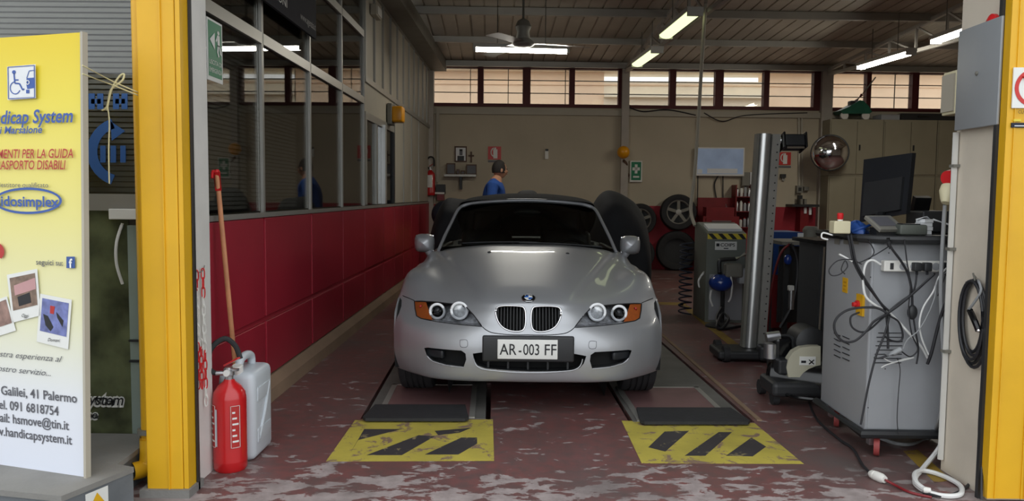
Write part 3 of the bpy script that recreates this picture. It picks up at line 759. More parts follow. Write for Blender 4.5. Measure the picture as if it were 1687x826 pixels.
for sgn in (-1, 1):
    f = (lambda q: q) if sgn < 0 else mir
    hl = patch(f(HL), .10, 5, -.03).build('headlight', 'lamp_white', car, True, False, 'headlight housing with twin round lamps')
    # side wall of the housing
    q = f(HL); den = q+[q[0]]
    wall = MB().grid([[V((x, ysurf(x, z)+o, z)) for x, z in den] for o in (.006, .05, .105)])
    wall.build('housing_wall', 'lamp_white', hl, True, False)
    rim(q, .002, .0035).build('seal', 'black_plastic', hl, True, False)
    for kk, pc in enumerate(lampc):
        c = V((abs(pc.x)*sgn, pc.y+.045, pc.z)); ax = V((sgn*.12, -1, .02)).normalized()
        rr = .058 if kk else .053
        MB().lathe([(rr, .03), (rr*.9, .012), (rr*.62, -.008), (rr*.3, -.022), (.002, -.026)], c, ax, 28, False).build('reflector', 'reflector', hl, True, False)
        MB().tube([c+ax*.032 + frame_from(ax)[0]*rr*.86*math.cos(t)+frame_from(ax)[1]*rr*.86*math.sin(t) for t in np.linspace(0, 2*math.pi, 33)[:-1]], .0085, 8, True).build('halo_ring', 'halo', hl, True, False)
        if kk == 0:
            MB().lathe([(rr*.62, -.005), (rr*.60, .018), (rr*.5, .026)], c, ax, 24, False).build('projector_ring', 'black_gloss', hl, True, False)
            MB().lathe([(rr*.5, .018), (rr*.4, .03), (rr*.2, .036), (.001, .038)], c, ax, 20, False).build('projector_lens', 'screen_dark', hl, True, False)
        else:
            MB().lathe([(rr*.8, .014), (rr*.6, .02), (rr*.3, .026), (.001, .029)], c, ax, 20, False).build('bulb_shield', 'halo_soft', hl, True, False)
    patch(f(HL), .001, 6, .004).build('lens', 'lens_clear', hl, True, False)
    ts = patch(f(TS), .012, 5, .04).build('turn_signal', 'amber', hl, True, False, 'amber turn signal')
    pc = carhit(693, 506)[0]
    MB().lathe([(.012, 0), (.009, .006), (.001, .009)], (abs(pc.x)*sgn, ysurf(pc.x, pc.z)+.011, pc.z), (0, -1, 0), 14, False).build('bulb', 'print_red', ts, True, False)
    # kidney grille
    kd = f(KD)
    kg = rim(kd, -.001, .0055, 10).build('kidney_grille', 'chrome', car, True, False, 'chrome-rimmed kidney grille with black bars')
    patch(kd, .055, 3, -.03).build('backing', 'dark_void', kg, True, False)
    x0, x1 = min(p[0] for p in kd), max(p[0] for p in kd)
    for i in range(9):
        x = x0+(x1-x0)*(i+.7)/9.4
        zs = [a[1]+(b[1]-a[1])*(x-a[0])/(b[0]-a[0]) for a, b in zip(kd, kd[1:]+kd[:1]) if (a[0]-x)*(b[0]-x) < 0]
        if len(zs) < 2: continue
        z0, z1 = min(zs), max(zs)
        MB().add([V((x+dx, ysurf(x, z)+dy, z)) for z in (z0, (z0+z1)/2, z1) for dx, dy in ((-.0022, .014), (.0022, .014), (.004, .05), (-.004, .05))],
                 [(r*4+k, r*4+(k+1) % 4, r*4+4+(k+1) % 4, r*4+4+k) for r in range(2) for k in range(4)]).build('bar', 'black_plastic', kg, False, False)
    # fog lamp recess
    fg = f(FG)
    fo = patch(fg, .075, 4, -.04).build('fog_light', 'dark_void', car, True, False, 'recessed fog light in the bumper')
    MB().grid([[V((x, ysurf(x, z)+o, z)) for x, z in fg+[fg[0]]] for o in (.008, .08)]).build('recess_wall', 'black_plastic', fo, True, False)
    a = carhit(716, 584)[0]
    MB().box((abs(a.x)*sgn, ysurf(a.x, a.z)+.045, a.z-.002), (.13, .03, .055), rz=-sgn*-.55, bev=.012).build('fog_lens', 'screen_dark', fo, True, False)
    low = [carhit(px, py)[0] for px, py in ((703,586),(713,595.5),(735,602.5),(764,606))]
    MB().tube([V((abs(p.x)*sgn, p.y-.001, p.z)) for p in smooth_path([tuple(p) for p in low], 5)], .003, 6).build('lip', 'silver', fo, True, False)
# centre air intake
io = patch(IN, .11, 4, -.03).build('air_intake', 'dark_void', car, True, False, 'wide lower air intake')
MB().grid([[V((x, ysurf(x, z)+o, z)) for x, z in IN+[IN[0]]] for o in (.010, .12)]).build('recess_wall', 'black_plastic', io, True, False)
lo_ = [carhit(px, py)[0] for px, py in ((780,590),(783,600),(790,606.5),(803,610),(840,613.5),(871,614.5))]
MB().tube(smooth_path([(p.x, p.y-.001, p.z) for p in lo_]+[(-p.x, p.y-.001, p.z) for p in lo_[-2::-1]], 5), .0035, 6).build('lip', 'silver', io, True, False)
for x in (-.24, -.12, 0, .12, .24):
    MB().box((x, .07, .325), (.012, .03, .11)).build('rib', 'black_plastic', io, False, False)
# bonnet shut lines
def seam(pxs, r=.0026, nm='shut_line'):
    P = [carhit(*q)[0] for q in pxs]
    MB().tube(smooth_path([tuple(p) for p in P], 6), r, 6).build(nm, 'dark_void', car, True, False)
    MB().tube(smooth_path([(-p.x, p.y, p.z) for p in P], 6), r, 6).build(nm, 'dark_void', car, True, False)
seam([(663.5,487.5),(672,491),(682.5,495.5)])
seam([(795,539),(801,544),(811,548.5),(830,551),(850,552),(870.5,552)])
seam([(758,560.5),(769,560.8),(769.5,571.5),(759,571.5),(758,560.5)], .0014, 'tow_cover_line')
# roundel on the bonnet nose
rp, rn = carhit(873, 492); rp = V((.0, rp.y, rp.z)); rn = V((0, rn.y, rn.z)).normalized()
if rn.z < 0: rn = -rn
rx = V((1, 0, 0)); ry = rn.cross(rx)
rd = MB().lathe([(.041, -.004), (.041, .003), (.038, .006), (.026, .006)], rp, rn, 32, True).build('roundel', 'black_gloss', car, True, False, 'round black-ringed badge with blue and white quarters')
MB().tube([rp+rn*.004+(rx*math.cos(t)+ry*math.sin(t))*.041 for t in np.linspace(0, 2*math.pi, 33)[:-1]], .0016, 6, True).build('rim', 'chrome', rd, True, False)
MB().tube([rp+rn*.0062+(rx*math.cos(t)+ry*math.sin(t))*.0255 for t in np.linspace(0, 2*math.pi, 33)[:-1]], .001, 6, True).build('inner_rim', 'chrome', rd, True, False)
for q in range(4):
    pts = [(0, 0)]+[(.025*math.cos(t), .025*math.sin(t)) for t in np.linspace(q*math.pi/2, (q+1)*math.pi/2, 8)]
    MB().prism(pts, lambda a, b, d: rp+rx*a+ry*b+rn*d, .0055, .0072).build('quarter', 'plate_white' if q % 2 == 0 else 'bmw_blue', rd, False, False)
for k, ch in enumerate('BMW'):
    t = math.radians(90+(1-k)*38); c = rp+(rx*math.cos(t)+ry*math.sin(t))*.033
    up = rx*math.cos(t)+ry*math.sin(t); ux = up.cross(rn)
    o = text(ch, 'plate_white', rd, c-up*.004+rn*.005+CO, ux, up, None, .009, align='C')
# number plate
ph = MB().box((0, -.012, .421), (.546, .03, .156), bev=.012).build('plate_holder', 'black_plastic', car, True, False)
pl = MB().box((-.004, -.030, .4205), (.356, .006, .117), bev=.004).build('number_plate', 'plate_white', ph, True, False)
for s_, a_, b_ in (('AR', 823.5, 851), ('-', 854.5, 859), ('003', 862, 888), ('FF', 897, 916)):
    k_ = .356/98; text(s_, 'ink', ph, V(((a_-869)*k_-.004, -.0335, .388))+CO, (1, 0, 0), (0, 0, 1), (b_-a_)*k_, .066, 'plate_lettering', bold=.004)
# windscreen, frame
def ws(a, b, push=0.0):
    ac = min(abs(a), 1); wv = 1-.0*b
    x = a*(.672-.122*b); y = 1.275+.09*ac*ac+b*(.545+.0*ac); z = .952-.035*ac*ac+b*(.338-.008*ac*ac)+.022*math.sin(math.pi*b)*0
    return V((x, y+push, z))
MB().grid([[ws(a, b) for a in np.linspace(-1, 1, 33)] for b in np.linspace(0, 1, 13)]).build('windscreen', 'windscreen', car, True, False)
fp = [(-1.0, -.03), (-1.01, .3), (-1.01, .6), (-1.01, .84), (-.985, .94), (-.93, .99), (-.84, 1.01)]
fr = [ws(a, b, -.008) for a, b in fp]+[ws(a, 1.01, -.008) for a in np.linspace(-.7, .7, 13)]+[ws(-a, b, -.008) for a, b in fp[::-1]]
wf = MB().tube(smooth_path(fr, 4), .0125, 8).build('windscreen_frame', 'silver', car, True, False)
MB().grid([[ws(a, b, .004) for a in np.linspace(-1, 1, 33)] for b in (-.05, .0, .035)]).build('cowl_band', 'black_gloss', car, True, False)
MB().tube([ws(a, .05+.012*math.cos(a*2), -.012) for a in np.linspace(-.15, .85, 18)], .006, 6).build('wiper', 'black_plastic', car, True, False)
MB().tube([ws(a, .075-.02*a, -.012) for a in np.linspace(-.8, .12, 18)], .006, 6).build('wiper', 'black_plastic', car, True, False)
for px, py in ((806, 416), (935, 418)):
    p = carhit(px, py)[0]; MB().sphere(p, .011, 10, 6, (1.3, 1, .7)).build('washer_nozzle', 'black_plastic', car, True, False)
# soft top
st = [(1.80, 1.298, .552, 1.23), (1.9, 1.322, .57, 1.20), (2.1, 1.345, .595, 1.15), (2.35, 1.35, .61, 1.10), (2.6, 1.325, .615, 1.04), (2.85, 1.22, .61, .98), (3.05, 1.06, .60, .93), (3.16, .93, .59, .90)]
G1 = []
for y, zt, hw, zb in st:
    G1.append([V((hw*math.sin(t)*1.0 if True else 0, y+.05*abs(math.sin(t))**2, zb+(zt-zb)*abs(math.cos(t))**.42)) for t in np.linspace(-math.pi/2, math.pi/2, 33)])
MB().grid(G1).build('soft_top', 'softtop', car, True, False, 'black fabric soft top')
for s in (-1, 1):
    # wing mirror
    c = V((s*.795, 1.42, .955))
    m1 = MB(); rows_ = []
    for k, t in enumerate(np.linspace(0, 1, 9)):
        wd = .078*math.sin(math.acos(max(-1, min(1, 1-t*1.0)))) if t < 1 else .078
        rows_.append([c+V((math.copysign(abs(math.cos(q))**.6, math.cos(q))*.078*max(wd/.078, .02), -.07+.10*t, math.copysign(abs(math.sin(q))**.6, math.sin(q))*.072*max(wd/.078, .02)-.012*math.cos(q)*s*0)) for q in np.linspace(0, 2*math.pi, 29)[:-1]])
    mi = m1.grid(rows_, True).build('wing_mirror', 'silver', car, True, False)
    MB().tube(smooth_path([c+V((-s*.03, 0, -.05)), c+V((-s*.05, .005, -.095)), V((s*.715, 1.44, .84))], 5), [.036, .033, .030, .027, .025, .023, .022, .021, .021, .022, .024][:11], 10).build('mirror_arm', 'silver', mi, True, False)
    MB().box(c+V((0, .033, 0)), (.14, .004, .125), bev=.002).build('mirror_glass', 'chrome', mi, True, False)
    # door
    dr = []
    for y, e in ((1.385, 0), (1.6, .004), (1.9, .008), (2.3, .008), (2.6, .004), (2.72, .0)):
        dr.append([V((s*(x+e), y, z)) for x, z in ((.68, .80), (.685, .895), (.765, .862), (.825, .74), (.84, .62), (.835, .42), (.82, .19), (.76, .17))])
    Dd = dense([[tuple(p) for p in r] for r in dr], 4, 4, False)
    MB().grid([[V(p) for p in r] for r in Dd]).build('door', 'silver', car, True, False)
    # wheels
    for y in (.74, 3.19):
        tp = [(.19, -.10), (.24, -.112), (.285, -.113), (.305, -.104), (.3125, -.088)]
        for g in (-.055, -.018, .018, .055): tp += [(.314, g-.0065), (.306, g-.0055), (.306, g+.0055), (.314, g+.0065)]
        tp += [(.3125, .088), (.305, .104), (.285, .113), (.24, .112), (.19, .10)]
        wh = MB().lathe(tp, (s*.742, y, .314), (1, 0, 0), 56, False).build('tyre', 'rubber', car, True, False)
        rm = MB().lathe([(.215, -.095), (.205, -.08), (.195, 0), (.205, .08), (.215, .095)], (s*.742, y, .314), (1, 0, 0), 40, False).build('rim', 'chrome_dull', wh, True, False)
        for k in range(5):
            t = 2*math.pi*k/5; d = V((0, math.cos(t), math.sin(t)))
            MB().beam(V((s*.80, y, .314))+d*.03, V((s*.80, y, .314))+d*.205, .05, .022, (1, 0, 0)).build('spoke', 'chrome_dull', wh, False, False)
        MB().cyl((s*.77, y, .314), (s*.815, y, .314), .045, 16).build('hub', 'chrome_dull', wh, True, False)
        MB().grid([[V((xx, y+.345*math.cos(t), .31+.345*math.sin(t))) for xx in (s*.52, s*.86)] for t in np.linspace(-.3, math.pi+.3, 22)]).build('wheel_well', 'dark_void', car, True, False)
        MB().lathe([(.001, 0), (.36, 0)], (s*.52, y, .31), (s, 0, 0), 24, False).build('well_wall', 'dark_void', car, False, False)
# rear body with arch cut
rb = []
for y, zt, zs, hw in ((2.70, .87, .80, .835), (2.95, .90, .82, .855), (3.19, .915, .83, .868), (3.5, .91, .81, .862), (3.75, .885, .77, .83), (3.92, .84, .70, .74), (3.995, .74, .60, .62)):
    rb.append([(0, y, zt), (.3, y, zt-.003), (.55, y, zt-.015), (hw-.09, y, zs+.02), (hw-.015, y, zs-.09), (hw, y, .55), (hw-.01, y, .38), (hw-.05, y, .22), (hw-.2, y, .19)])
rb.append([(x*.82, 4.02, .30+(z-.30)*.7) for x, y, z in rb[-1]])
Dr = dense(rb, 5, 5)
cw = MB()
for s in (-1, 1): cw.cyl((s*.6, 3.19, .31), (s*1.1, 3.19, .31), .342, 48)
link('rear_body', boolean(shell(Dr, .012), cw, 'rear_body', 'silver'), car, False)
# cabin
tb = MB().box((0, 2.1, .24), (1.36, 1.7, .06)).build('cabin_floor', 'black_plastic', car, False, False)
MB().box((0, 2.93, .58), (1.3, .08, .62)).build('cabin_bulkhead', 'black_plastic', car, False, False)
MB().box((0, 1.32, .52), (1.3, .06, .62)).build('firewall', 'black_plastic', car, False, False)
db = []
for a in np.linspace(-1, 1, 21):
    db.append([V((a*.655, y+.07*a*a, z)) for y, z in ((1.33, .90-.03*a*a), (1.45, .915-.03*a*a), (1.58, .905-.02*a*a), (1.64, .86), (1.62, .72), (1.55, .62))])
MB().grid(db).build('dashboard', 'black_plastic', car, True, False)
sw = V((.36, 1.78, .80)); sx, sy, sd = frame_from(V((0, -.9, .42)))
st_ = MB().tube([sw+(sx*math.cos(t)+sy*math.sin(t))*.185 for t in np.linspace(0, 2*math.pi, 33)[:-1]], .014, 8, True).build('steering_wheel', 'black_plastic', car, True, False)
MB().lathe([(.06, -.01), (.07, .01), (.05, .03)], sw, sd, 16).build('wheel_hub', 'black_plastic', st_, True, False)
for t in (0, 2.1, 4.2): MB().beam(sw, sw+(sx*math.cos(t)+sy*math.sin(t))*.18, .03, .014).build('wheel_spoke', 'black_plastic', st_, False, False)
for s in (-1, 1):
    se = MB().box((s*.36, 2.2, .44), (.46, .5, .16), bev=.05).build('seat', 'black_plastic', car, True, False)
    MB().box((s*.36, 2.52, .72), (.46, .15, .60), rx=-.22, bev=.06).build('backrest', 'black_plastic', se, True, False)
    MB().box((s*.36, 2.60, 1.10), (.25, .09, .19), rx=-.18, bev=.04).build('headrest', 'black_plastic', se, True, False)
MB().sphere((0, 1.86, 1.19), .1, 14, 8, (1.15, .22, .32)).build('rear_view_mirror', 'black_plastic', car, True, False)
# ------------------------------------------------------------------ banner outside the office
TR, BR = PY(137, 53, 3.15), PY(143, 788, 3.15); LFT = V((-2.18, 3.28, 0)); BUX = (V((BR.x*.5+TR.x*.5, 3.15, 0))-LFT).normalized()
BN = V((BUX.y, -BUX.x, 0))
if BN.y > 0: BN = -BN
bn = thing('display_banner', 'tall yellow advertising banner with wheelchair symbol roped to the pillar', 'banner', (BR.x-.4, BR.y+.1, .168))
crn = [BR, BR-BUX*.85, TR-BUX*.85, TR]
pan = MB().add([p+BN*0 for p in crn]+[p-BN*.02 for p in crn], [(0, 1, 2, 3), (7, 6, 5, 4)]+[(k, 4+k, 4+(k+1) % 4, (k+1) % 4) for k in range(4)])
pan.build('panel', 'banner', bn)
MB().beam(BR+BUX*.003, TR+BUX*.003, .012, .026, BN).build('edge_strip', 'beige_panel', bn)
def bp(px, py, off=.0):
    d = V(ray(px, py)); t = (BR-V(CAM)).dot(BN)/d.dot(BN); return V(CAM)+d*t+BN*off
BU = (TR-BR).normalized()
def btxt(s, px, py, wpx, hpx, m, shear=0.0, bold=0.0):
    k = (bp(px, py)-bp(px, py-10)).length/10; kx = (bp(px, py)-bp(px-50, py)).length/50*1.02
    text(s, m, bn, bp(px, py), BUX, (0, 0, 1), wpx*kx, hpx*k, align='R', shear=shear, bold=bold)
btxt('Handicap System', 121, 201, 158, 22, 'print_blue', .22, .022)
btxt('di Marsalone', 70, 219, 76, 12, 'print_blue', .22, .02)
btxt('STRUMENTI PER LA GUIDA', 121, 260, 156, 15, 'print_red', .2, .012)
btxt('E TRASPORTO DISABILI', 109, 279, 132, 15, 'print_red', .2, .012)
btxt('allestitore qualificato', 80, 309, 86, 8, 'print_grey')
btxt('Guidosimplex', 98, 341, 122, 17, 'print_blue', 0, .025)
btxt('seguici su:', 104, 438, 43, 9, 'print_grey', 0, .01)
btxt('La nostra esperienza al', 103, 597, 134, 10, 'print_grey', .4, -.004)
btxt('Vostro servizio...', 84, 620, 92, 10, 'print_grey', .4, -.004)
btxt('Via Galilei, 41 Palermo', 127, 664, 150, 15, 'print_grey', 0, .012)
btxt('Tel. 091 6818754', 97, 685, 106, 15, 'print_grey', 0, .012)
btxt('E-mail: hsmove@tin.it', 114, 709, 136, 15, 'print_grey', 0, .012)
btxt('www.handicapsystem.it', 119, 733, 145, 15, 'print_grey', 0, .012)
def bpoly(pts, nm, m, off=.0015, par=None): return MB().add([bp(a, b, off) for a, b in pts], [tuple(range(len(pts)))]).build(nm, m, par or bn, fix=False)
def bring(cx, cy, rx, ry, wpx, nm, m, a0=0, a1=2*math.pi, off=.003, n=36):
    P = []
    for t in np.linspace(a0, a1, n):
        P.append([bp(cx+(rx+e)*math.cos(t), cy+(ry+e)*math.sin(t), off) for e in (-wpx/2, wpx/2)])
    return MB().grid(P).build(nm, m, bn)
def bline(pts, wpx, nm, m, off=.003):
    for a, b in zip(pts, pts[1:]):
        dx, dy = b[0]-a[0], b[1]-a[1]; L = math.hypot(dx, dy); nx, ny = -dy/L*wpx/2, dx/L*wpx/2
        bpoly([(a[0]+nx, a[1]+ny), (b[0]+nx, b[1]+ny), (b[0]-nx, b[1]-ny), (a[0]-nx, a[1]-ny)], nm, m, off)
bring(47, 331, 54, 20, 4, 'oval', 'print_blue')
bpoly([(12, 110), (59, 106), (59.5, 162), (13, 165)], 'symbol_field', 'sign_white', .001)
bpoly([(16, 113.5), (56, 110.5), (56.5, 159), (17, 161.5)], 'symbol_ground', 'paper', .0018)
bline([(14, 111), (57.5, 108), (58, 161), (14.8, 163), (14, 111)], 1.2, 'symbol_border', 'print_blue')
bring(26, 145, 8.2, 10, 1.6, 'wheelchair_wheel', 'print_blue', -.6+1.0, 4.6)
bring(24, 119, 1.6, 1.6, 3, 'wheelchair_head', 'print_blue')
bline([(24, 121), (25.5, 137.5), (33, 138), (38.5, 148.5), (41, 146.5)], 2.4, 'wheelchair_figure', 'print_blue')
bline([(25, 132), (31.5, 132)], 2.2, 'wheelchair_arm', 'print_blue')
bpoly([(45, 129), (57, 128), (57.3, 145), (46, 147), (44, 138)], 'car_front', 'print_blue', .003)
bline([(45, 129), (49, 117), (57, 116)], 1.2, 'car_outline', 'print_blue')
bpoly([(44, 148), (49.5, 148), (49.5, 154), (44, 154)], 'car_wheel', 'print_blue', .003)
bring(47, 136, 2.6, 3.2, 1.4, 'car_lamp', 'sign_white', off=.0045)
bpoly([(110, 423), (124, 423), (124, 442), (110, 442)], 'follow_icon', 'fb_blue', .002)
text('f', 'sign_white', bn, bp(115, 441), BUX, (0, 0, 1), .018, .036, off=.004, bold=.03)
for q, im, cap in ([(-18, 500), (12, 488), (27, 545), (-8, 556)], 'brown', ''), ([(12, 453), (62, 443), (68, 520), (21, 532)], 'mix', 'Oggi'), ([(67, 484), (119, 494), (113, 576), (61, 563)], 'sky', 'Domani'):
    f0 = bpoly(q, 'photo_card', 'sign_white', .002)
    c = lambda u, v: (q[0][0]*(1-u)*(1-v)+q[1][0]*u*(1-v)+q[2][0]*u*v+q[3][0]*(1-u)*v, q[0][1]*(1-u)*(1-v)+q[1][1]*u*(1-v)+q[2][1]*u*v+q[3][1]*(1-u)*v)
    if 'pc_'+im not in MATS: mat('pc_'+im, {'brown': (150, 120, 110), 'mix': (140, 116, 100), 'sky': (116, 124, 178)}[im], .4, 0, .5, 22)
    bpoly([c(.08, .08), c(.92, .08), c(.92, .76), c(.08, .76)], 'photo', 'pc_'+im, .003)
    if im == 'sky':
        for uv in ([(.15, .4), (.3, .42), (.5, .62), (.42, .72), (.25, .62)], [(.55, .3), (.8, .45), (.78, .58), (.6, .42)]): bpoly([c(*p) for p in uv], 'photo_shape', 'ink', .004)
        bpoly([c(*p) for p in [(.35, .2), (.5, .2), (.48, .36), (.36, .36)]], 'photo_shape', 'print_red', .004)
    if im == 'mix':
        bpoly([c(*p) for p in [(.2, .25), (.92, .18), (.92, .42), (.2, .46)]], 'photo_shape', 'pc_pink' if 'pc_pink' in MATS else mat('pc_pink', (196, 150, 150), .4).name, .004)
        bpoly([c(*p) for p in [(.28, .5), (.7, .46), (.72, .68), (.3, .7)]], 'photo_shape', 'ink', .004)
    if cap:
        k = .0024; text(cap, 'ink', bn, bp(*c(.36, .93)), BUX, (0, 0, 1), None, .014, shear=.4, off=.005)
bring(-14, 415, 18, 14, 8, 'red_swoosh', 'print_red', -1.0, 0.7)
# ropes from the banner to the pillar
rp1 = thing('tie_rope', 'pale yellow tie rope between banner and yellow pillar with a hanging knot', 'rope', (-1.7, 3.3, 1.6))
a0, a1, b1 = bp(137, 108, .004), bp(137, 122, .004), V((-1.637, 3.42, PY(228, 155, 3.42).z))
MB().tube([a0, a0.lerp(b1, .5)-V((0, 0, .006)), b1], .0028, 6).build('cord', 'rope', rp1)
MB().tube([a1, a1.lerp(b1, .5)-V((0, 0, .004)), b1-V((0, 0, .012))], .0028, 6).build('cord', 'rope', rp1)
K = lambda px, py: PY(px, py, 3.33)
MB().tube(smooth_path([K(176, 182), K(183, 150), K(195, 128), K(204, 122), K(202, 132), K(190, 142), K(182, 150), K(176, 176), K(168, 182)], 6), .004, 6).build('loop', 'rope', rp1)
MB().tube(smooth_path([K(177, 176), K(180, 200), K(179, 250), K(180, 303)], 6), .003, 6).build('tail', 'rope', rp1)
# rain pipe beside the pillar
dp = thing('rain_pipe', 'yellow painted rain downpipe ending in an elbow by the pillar', 'pipe', (-1.69, 3.54, 0))
pxx = PY(238, 400, 3.54).x+.012
MB().cyl((pxx-.012, 3.54, .20), (pxx-.012, 3.54, 3.2), .033, 16).build('pipe', 'yellow', dp, True)
MB().tube(smooth_path([(pxx-.012, 3.54, .22), (pxx-.012, 3.53, .11), (pxx-.025, 3.51, .08), (pxx-.06, 3.47, .078)], 6), .040, 16, cap=False).build('elbow', 'yellow', dp, True)
MB().lathe([(.046, 0), (.05, .002), (.05, .02), (.046, .022)], (pxx-.012, 3.54, .235), (0, 0, 1), 16).build('clamp', 'steel_grey', dp, True)
# ------------------------------------------------------------------ fire extinguisher, canister, broom, chain by the jamb
def extinguisher(loc, lab, grp=None, R=.079, Hh=.41, s=1.0):
    t = thing('fire_extinguisher', lab, 'extinguisher', loc, 0, grp)
    L = lambda x, y, z: V(loc)+V((x, y, z))*s
    MB().lathe([(R*.9, 0), (R, .012), (R, .04), (R*1.015, .045), (R*1.015, .052), (R, .058), (R, Hh*.86), (R*.93, Hh*.93), (R*.7, Hh*1.0), (R*.38, Hh*1.05), (.022, Hh*1.08)], loc, (0, 0, 1), 32).build('cylinder', 'ext_red', t, True)
    va = MB().lathe([(.02, Hh*1.06), (.02, Hh*1.12), (.026, Hh*1.13), (.026, Hh*1.2), (.018, Hh*1.22)], loc, (0, 0, 1), 18).build('valve', 'chrome_dull', t, True)
    MB().beam(L(-.02, .0, Hh*1.24), L(.055, -.02, Hh*1.34), .022, .008).build('lever', 'ext_red', va)
    MB().beam(L(-.015, .0, Hh*1.19), L(.05, -.02, Hh*1.2), .02, .012).build('carry_handle', 'chrome_dull', va)
    MB().cyl(L(-.025, -.005, Hh*1.15), L(-.06, -.012, Hh*1.15), .012, 12).build('outlet', 'chrome_dull', va, True)
    MB().lathe([(.016, 0), (.016, .012)], L(.0, -.026, Hh*1.165), (0, -1, 0), 14).build('gauge', 'sign_white', va, True)
    return t, L
ex = (-1.40, 3.745, 0)
t, L = extinguisher(ex, 'large red fire extinguisher standing on the floor beside the canister')
MB().tube(smooth_path([L(-.06, -.012, .47), L(-.088, -.02, .50), L(-.085, -.01, .585), L(-.03, .02, .635), L(.02, .03, .60), L(.045, .03, .535)], 6), .0125, 8).build('hose', 'rubber', t, True)
def on_cyl(c, R, a, z): return V((c[0]+R*math.sin(a), c[1]-R*math.cos(a), z))
for aa, bb, zz0, zz1 in ((-1.35, -.55, .12, .33), (.35, 1.0, .12, .33)):
    lb = MB().grid([[on_cyl(ex, .0805, a, z) for a in np.linspace(aa, bb, 8)] for z in (zz0, zz1)]).build('label', 'print_red', t)
    pts = [on_cyl(ex, .0812, a, zz0+.004) for a in np.linspace(aa+.06, bb-.06, 8)]+[on_cyl(ex, .0812, a, zz1-.004) for a in np.linspace(bb-.06, aa+.06, 8)]
    MB().tube(pts, .0012, 4, True).build('label_border', 'sign_white', lb)
    for k in range(6):
        z = zz0+.03+k*.028
        MB().grid([[on_cyl(ex, .0813, a, zz) for a in np.linspace(aa+.14, bb-.14-.1*(k % 3), 6)] for zz in (z, z+.009)]).build('print_line', 'sign_white', lb)
MB().grid([[on_cyl(ex, .0815, a, z) for a in np.linspace(-.62, -.44, 4)] for z in (.13, .31)]).build('tag_strip', 'jerry', t)
jc = thing('jerry_can', 'translucent white plastic canister half full behind the extinguisher', 'canister', (-1.405, 3.985, 0))
MB().box((-1.405, 3.985, .225), (.185, .29, .45), bev=.035).build('body', 'jerry', jc, True)
MB().tube(smooth_path([(-1.405, 3.90, .44), (-1.405, 3.90, .49), (-1.405, 3.95, .508), (-1.405, 4.03, .505), (-1.405, 4.07, .485), (-1.405, 4.08, .44)], 5), .021, 10).build('handle', 'jerry', jc, True)
MB().lathe([(.028, 0), (.028, .035), (.022, .04)], (-1.405, 3.875, .445), (0, -.3, 1), 16).build('cap', 'plastic_white', jc, True)
for z in (.12, .33):
    MB().box((-1.311, 3.985, z), (.006, .20, .07), bev=.003).build('side_emboss', 'jerry', jc, True)
MB().tube(smooth_path([(-1.312, 3.90, .10), (-1.308, 3.985, .225), (-1.312, 4.07, .36)], 6), .007, 6).build('rib', 'jerry', jc, True)
br = thing('broom', 'wooden broom handle with red grip leaning on the red wall panels', 'broom', (-1.51, 4.24, 0))
t0, t1 = V((-1.515, 4.22, .03)), PX(357, 284, LW+.03)
MB().tube([t0, t0.lerp(t1, .5), t1], .0135, 10).build('handle', 'wood_stick', br, True)
MB().tube([t0.lerp(t1, .93), t0.lerp(t1, 1.0), t0.lerp(t1, 1.01)], [.017, .019, .012], 10).build('grip', 'plastic_red', br, True)
MB().tube(smooth_path([t0.lerp(t1, .995), t0.lerp(t1, .995)+V((-.01, -.03, .012)), t0.lerp(t1, .985)+V((-.01, -.045, -.012))], 4), .007, 8).build('hook', 'plastic_red', br, True)
MB().box((-1.515, 4.22, .05), (.06, .22, .05), bev=.012).build('brush_block', 'plastic_red', br, True)
MB().box((-1.515, 4.22, .015), (.055, .21, .03)).build('bristles', 'black_plastic', br)
ch = thing('barrier_chain', 'red and white plastic barrier chain hung on the white jamb', 'chain', tuple(PX(330, 440, -1.46)))
def chain(px0, py0, px1, py1, n):
    a, b = PX(px0, py0, -1.458), PX(px1, py1, -1.458)
    for k in range(n):
        c = a.lerp(b, (k+.5)/n); L_ = (b-a).length/n*.68; flat_ = k % 2
        wv = V((0, 1, 0)) if flat_ else V((1, 0, 0)); pts = []
        for t in np.linspace(0, 2*math.pi, 17)[:-1]:
            sz = math.sin(t); pts.append(c + wv*(.0075*math.cos(t)) + V((0, 0, 1))*(L_*.9*math.copysign(abs(sz)**.7, sz)))
        py = py0+(py1-py0)*(k+.5)/n
        MB().tube(pts, .0028, 6, True).build('link', 'plastic_red' if (py < 482 or 572 < py < 645) else 'plastic_white', ch, True)
chain(324, 447, 327, 640, 13); chain(334, 444, 340, 668, 15); chain(331, 560, 333, 640, 6)
MB().tube(smooth_path([PX(316, 420, -1.47), PX(320, 440, -1.46), PX(326, 449, -1.455), PX(334, 446, -1.455), PX(337, 438, -1.47)], 5), .0025, 6).build('hook', 'steel_grey', ch, True)
# ------------------------------------------------------------------ signs on the office glazing
SX = LW+.03
es = thing('exit_sign', 'green emergency exit sign with arrow and running figure on the office pane', 'sign', tuple(PX(353, 85, SX)))
y0, y1 = PX(341, 60, SX).y, PX(366.5, 90, SX).y; z1, z0 = PX(341, 27, SX).z, PX(343.6, 131, SX).z
sgn = lambda u, v, o=0.0: V((SX+o, y0+(y1-y0)*u, z0+(z1-z0)*v))
def srect(u0, u1, v0, v1, o, nm, m): return MB().add([sgn(u0, v0, o), sgn(u1, v0, o), sgn(u1, v1, o), sgn(u0, v1, o)], [(0, 1, 2, 3)]).build(nm, m, es)
MB().span((SX-.004, y0, z0), (SX, y1, z1)).build('plate', 'sign_white', es)
srect(.06, .94, .07, .965, .001, 'field', 'sign_green')
MB().add([sgn(*p, .003) for p in ((.14, .66), (.46, .80), (.46, .52))], [(0, 1, 2)]).build('arrow', 'sign_white', es)
